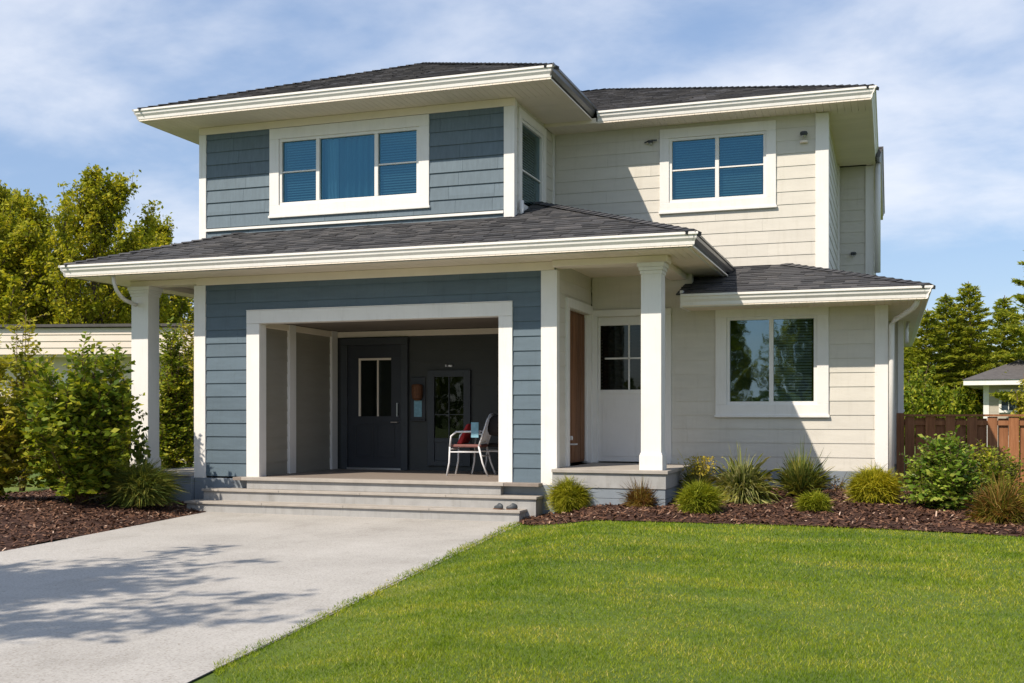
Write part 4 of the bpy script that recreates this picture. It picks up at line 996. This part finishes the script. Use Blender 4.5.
# spiky mounds and grasses of the beds
def spiky(name, label, cat, x, y, z, Rr, Hh, mat, n, seed, bw=.004, flat=.0, group=None, curl=.25, minr=.55, stemn=14, st=(0, .55), jit=.12, ball=False):
    """blades radiate from the heart of the plant; each is a curved strip of three faces"""
    rg = np.random.default_rng(seed)
    th = rg.uniform(0, 2 * np.pi, n); ph = np.arccos(rg.uniform(-.85 if ball else flat, 1, n)); L = rg.uniform(minr, 1.06, n) * (1 + .10 * np.sin(3 * th + seed) + .07 * np.sin(7 * th))
    d0 = np.stack([np.sin(ph) * np.cos(th), np.sin(ph) * np.sin(th), np.cos(ph)], 1)
    st = rg.uniform(*st, n)                                            # where the blade starts along its ray
    side = np.stack([-np.sin(th), np.cos(th), np.zeros(n)], 1) + rg.normal(0, .35, (n, 3)); side /= np.linalg.norm(side, axis=1, keepdims=True)
    j = rg.normal(0, jit, (n, 3)); V = []
    sc_ = np.array([Rr, Rr, Hh]); pts = []
    for t in (0, .4, .75, 1.0):
        r = (st + (1 - st) * t) * L; p = (d0 + j * t) * r[:, None] * sc_ * (np.array([1, 1, .56]) if ball else 1) + (np.array([0, 0, .46 * Hh]) if ball else 0); p[:, 2] += curl * Hh * t * (1 - t) - curl * .35 * Hh * t * t * np.sin(ph); p[:, 2] = np.maximum(p[:, 2], .0); pts.append(p)
    wd = [bw, bw * .9, bw * .6, bw * .1]
    F = []
    for k in range(3):
        a, b = pts[k], pts[k + 1]; F.append(np.stack([a - side * wd[k], a + side * wd[k], b + side * wd[k + 1], b - side * wd[k + 1]], 1))
    V = np.concatenate([np.stack([F[0][:, 0], F[0][:, 1], F[1][:, 1], F[2][:, 1], F[2][:, 2], F[2][:, 3], F[2][:, 0], F[1][:, 0]], 1)], 0)
    t = thing(name, label, cat, (x, y, z), group); npmesh('foliage', V, 8, mat, t)
    random.seed(seed); m = MB()
    for k in range(stemn):
        a = random.uniform(0, 6.28); e = random.uniform(.3, 1.3); m.tube(curve((0, 0, -.02), (math.cos(a) * math.cos(e), math.sin(a) * math.cos(e), math.sin(e)), min(Rr, Hh) * .75, .0, 4, .1), .006, .002, 5)
    o = m.build('stem', MT['stem']); o.parent = t; return t
def bedpt(px, py):   # where a pixel's ray meets the right bed
    Y = 13.0
    for _ in range(30):
        p = at(px, py, Y); zz_ = rightz(p.x, Y) if p.x > -4.62 else leftz(p.x, Y); Y += (p.z - zz_) * 4
        Y = min(max(Y, 11), 19)
    p = at(px, py, Y); return p.x, Y, zz_
def place(px, py):
    x, y, z = bedpt(px, py); return x, y, z
BG = 'clipped mounds in the right bed'
x, y, z = place(566, 513); spiky('mounded_shrub', 'round golden green mound by the right end of the porch steps', 'shrub', x, y + .25, z, .285, .42, MT['golden'], 8000, 1, .004, -.05, BG, .04, .85, 14, (.5, .9), .22, True)
x, y, z = place(696, 514); spiky('mounded_shrub', 'round mid green mound right of the entry column', 'shrub', x, y + .2, z, .24, .34, MT['green_needle'], 7000, 2, .004, -.05, BG, .04, .85, 14, (.5, .9), .22, True)
x, y, z = place(874, 503); spiky('mounded_shrub', 'golden mound in front of the right corner board', 'shrub', x, y + .2, z, .29, .40, MT['golden'], 8000, 3, .0042, -.05, BG, .04, .85, 14, (.5, .9), .22, True)
x, y, z = place(814, 512); spiky('mounded_shrub', 'smallest green mound in the mulch below the large window', 'shrub', x, y + .1, z, .19, .22, MT['green_needle'], 4000, 4, .004, 0, BG, .04, .8, 14, (.5, .9), .22, True)
x, y, z = place(639, 507); spiky('mounded_shrub', 'small reddish brown shrub in front of the entry platform', 'shrub', x, y + .12, z, .23, .31, MT['reddish'], 1900, 5, .0035, .05, BG, .15, .5, 14, (.2, .75), .2)
x, y, z = place(1001, 523); spiky('mounded_shrub', 'spiky shrub with russet tips at the right picture edge', 'shrub', x, y + .15, z, .33, .46, MT['russet'], 3400, 6, .0042, .05, BG, .2, .5, 14, (.2, .75), .2)
x, y, z = place(1046, 512); spiky('mounded_shrub', 'yellow green shrub mostly beyond the right picture edge', 'shrub', x, y + .2, z, .3, .38, MT['golden'], 3000, 16, .004, .05, BG, .2, .5, 14, (.2, .75), .3)
OG = 'ornamental grasses under the large window'
x, y, z = place(738, 503); spiky('ornamental_grass', 'wide pale striped grass clump below the left edge of the large window', 'ornamental grass', x, y + .3, z, .48, .62, MT['strap'], 1500, 7, .008, .02, OG, .5, .6)
x, y, z = place(800, 499); spiky('ornamental_grass', 'fan shaped olive grass clump below the middle of the large window', 'ornamental grass', x, y + .22, z, .42, .62, MT['bluegreen'], 1300, 8, .0055, .35, OG, .2, .7)
x, y, z = place(694, 498); spiky('ornamental_grass', 'feathery clump with yellow flowers behind the mid green mound', 'ornamental grass', x, y + .3, z, .30, .52, MT['strap'], 1100, 9, .006, .2, OG, .3, .5)
random.seed(3); m = MB()
P = [np.array([x + random.gauss(0, .10) + .05, y + .2 + random.gauss(0, .1), z + random.uniform(.3, .55)]) for _ in range(700)]
t = thing('flowering_plant', 'small yellow flowering plant among the grasses right of the entry column', 'plant', (x, y, z)); leaves([p - np.array([x, y, z]) for p in P], .03, .6, .3, 'flower', MT['plume'], t)['kind'] = 'stuff'
for k in range(9): m.tube(curve((0, .2, 0), (random.gauss(0.05, .2), random.gauss(0, .2), 1), .45, .05, 4, .05), .004, .002, 4)
o = m.build('stem', MT['stem']); o.parent = t
x, y, z = -10.15, 13.2, .16; spiky('needle_shrub', 'blue green rounded needle shrub left of the porch steps', 'shrub', x, y, .15, .46, .52, MT['bluegreen'], 9000, 10, .0045, .03, None, .1, .7, 14, (.3, .85), .3, True)
# leafy shrubs by the fence
xx, yy, zz_ = place(945, 507)
def leafy(label, px, D, H, W, seed, mat, nst, leafn, leaf, z, nsub=26):
    return pinnate('leafy_shrub', label, px, D, H, W, seed, mat, nst, nsub, leaf, z, 'leafy shrubs before the fence', leafn=leafn)
leafy('broad glossy green shrub with upright shoots in front of the fence', 944, 13.6, .74, .52, 51, MT['leaf_glossy'], 38, 1.0, .075, .23)
leafy('lower green shrub at the right behind the broad one, against the fence', 988, 15.2, .6, .5, 52, MT['leaf_shrub'], 24, 1.0, .055, .25)
# dry twigs beside the fan shaped grass and a small meter box by the corner
random.seed(9); m = MB(); x, y, z = place(838, 492)
for k in range(16): m.tube(curve((0, 0, 0), (random.gauss(0, .6), random.gauss(0, .4), .7), random.uniform(.15, .32), .0, 4, .15), .006, .002, 4)
t = thing('dry_shrub', 'small leafless dark shrub against the foundation', 'shrub', (x, y + .25, z)); o = m.build('stem', MT['bark']); o.parent = t
P = [np.array([random.gauss(0, .14), random.gauss(0, .08), abs(random.gauss(.08, .06))]) for _ in range(260)]; leaves(P, .04, .6, .3, 'foliage', MT['reddish'], t)
m = MB().box(.12, .30, 15.9, 16.05, .28, .42); m.box(.10, .32, 15.88, 16.07, .42, .44); o = m.build('utility_box', MT['dgrey'], None, .006, origin=(.24, 15.97, .28)); tag(o, 'small grey blue utility box at the foot of the right house corner', 'utility box')

# ------------------------------------------------------------------ neighbour buildings
def nb_left():
    xa, ya = ground_at(-60, 28.6); xb, yb_ = ground_at(230, 28.0)
    dx, dy = xb - xa, yb_ - ya; L = math.hypot(dx, dy); a = math.atan2(dy, dx)
    t = thing('neighbour_building', 'low building with pale board siding and a thin dark roof edge behind the left shrubs', 'building', (xa, ya, 0), None, a)
    def P(m, n, mt, bev=0): o = m.build(n, mt, None, bev); o.parent = t; return o
    zt_ = 3.63
    m = MB()
    for k in range(4): m.hexa([(0, -.6 + .012, 2.95 + k * .165), (L, -.6 + .012, 2.95 + k * .165), (L, -.5, 2.95 + k * .165), (0, -.5, 2.95 + k * .165), (0, -.6 + .03, 2.95 + k * .165 + .163), (L, -.6 + .03, 2.95 + k * .165 + .163), (L, -.5, 2.95 + k * .165 + .163), (0, -.5, 2.95 + k * .165 + .163)])
    P(m, 'fascia', MT['nb'])
    m = MB().box(-.1, L + .1, -.68, 6, zt_, zt_ + .07); P(m, 'roof', MT['shingle_far'])
    m = MB().box(0, L, 0, 6, 0, 2.94); P(m, 'wall', MT['nb'])
    m = MB().box(0, L, -.5, 0.0, 2.90, 2.945); P(m, 'soffit', MT['offwhite'])
    for (x0, w_) in ((3.4, 1.1), (7.6, 1.3), (11.0, .9)):
        m = MB(); m.box(x0 - .1, x0 + w_ + .1, -.05, -.001, 1.25, 1.35); m.box(x0 - .1, x0 + w_ + .1, -.05, -.001, 2.35, 2.45); m.box(x0 - .1, x0, -.05, -.001, 1.35, 2.35); m.box(x0 + w_, x0 + w_ + .1, -.05, -.001, 1.35, 2.35); m.box(x0 + w_ / 2 - .02, x0 + w_ / 2 + .02, -.04, -.001, 1.35, 2.35)
        wo = P(m, 'window', MT['white']); g_ = MB().poly([(x0, -.012, 1.35), (x0 + w_, -.012, 1.35), (x0 + w_, -.012, 2.35), (x0, -.012, 2.35)]); o = g_.build('pane', MT['nbglass'], None); o.parent = wo
MT['nb'] = paint('pale_board', (.74, .65, .56), .7, .06, 2, 40, .2, None, .06)
MT['nbgrey'] = paint('grey_board', (.44, .395, .33), .7, .06, 2, 40, .2, None, .06)
m_, t_, p_ = newmat('distant_glass'); p_.inputs['Base Color'].default_value = (.03, .045, .06, 1); p_.inputs['Roughness'].default_value = .08; MT['nbglass'] = m_
nb_left()
def nb_right():
    D = 38; xa, ya = ground_at(984, D); t = thing('neighbour_house', 'grey neighbour house with a brown hip roof beyond the fence on the right', 'house', (xa, ya, 0), None, R(-7))
    def P(m, n, mt, bev=0): o = m.build(n, mt, None, bev); o.parent = t; return o
    W, De = 12, 11; m = MB()
    for k in range(13): m.box(0 - .0, W, -.01 + .0, De, k * .19, k * .19 + .186); 
    P(m, 'wall', MT['nbgrey'])
    m = MB().box(-.02, .16, -.03, .12, 0, 2.46); P(m, 'corner_post', MT['white'])
    m = MB().box(-.62, W + .6, -.62, De + .6, 2.44, 2.62); P(m, 'fascia', MT['white'])
    z0 = 2.625; e = .66; A = [(-e, -e, z0), (W + e, -e, z0), (W + e, De + e, z0), (-e, De + e, z0)]; hw = (De + 2 * e) / 2; s = .42; B = [(-e + hw, -e + hw, z0 + hw * s), (W + e - hw + .3, -e + hw, z0 + hw * s)]
    m = MB(); m.poly([A[0], A[1], B[1], B[0]]); m.poly([A[1], A[2], B[1]]); m.poly([A[2], A[3], B[0], B[1]]); m.poly([A[3], A[0], B[0]]); P(m, 'roof', MT['shingle_far'])
    m = MB(); x0 = .55; m.box(x0 - .08, x0 + .98, -.06, -.012, 1.5, 1.58); m.box(x0 - .08, x0 + .98, -.06, -.012, 2.22, 2.3); m.box(x0 - .08, x0, -.06, -.012, 1.58, 2.22); m.box(x0 + .9, x0 + .98, -.06, -.012, 1.58, 2.22)
    for k in range(1, 4): m.box(x0 + k * .225 - .012, x0 + k * .225 + .012, -.04, -.014, 1.58, 2.22)
    m.box(x0, x0 + .9, -.039, -.014, 1.89, 1.91)
    wo = P(m, 'window', MT['white']); g_ = MB().poly([(x0, -.02, 1.58), (x0 + .9, -.02, 1.58), (x0 + .9, -.02, 2.22), (x0, -.02, 2.22)]); o = g_.build('pane', MT['nbglass'], None); o.parent = wo
nb_right()
# a distant wooded skyline closes the horizon between and behind the houses
def skyline():
    P = []
    for i in range(1500):
        an = rng.uniform(0, 2 * np.pi); r = rng.uniform(95, 130); c = np.array([r * np.sin(an), r * np.cos(an), 0]); h_ = 4 + 2.5 * np.sin(an * 9) + rng.uniform(0, 2.5)
        P.append(c + rng.normal(size=(26, 3)) * np.array([2.5, 2.5, .1]) + np.array([0, 0, 1]) * (rng.uniform(0, 1, 26) ** .8 * h_)[:, None])
    o = leaves(np.concatenate(P), 1.3, .8, .1, 'distant_woods', MT['leaf_dark']); tag(o, 'distant line of trees on the horizon', 'woods', None, 'stuff')
skyline()
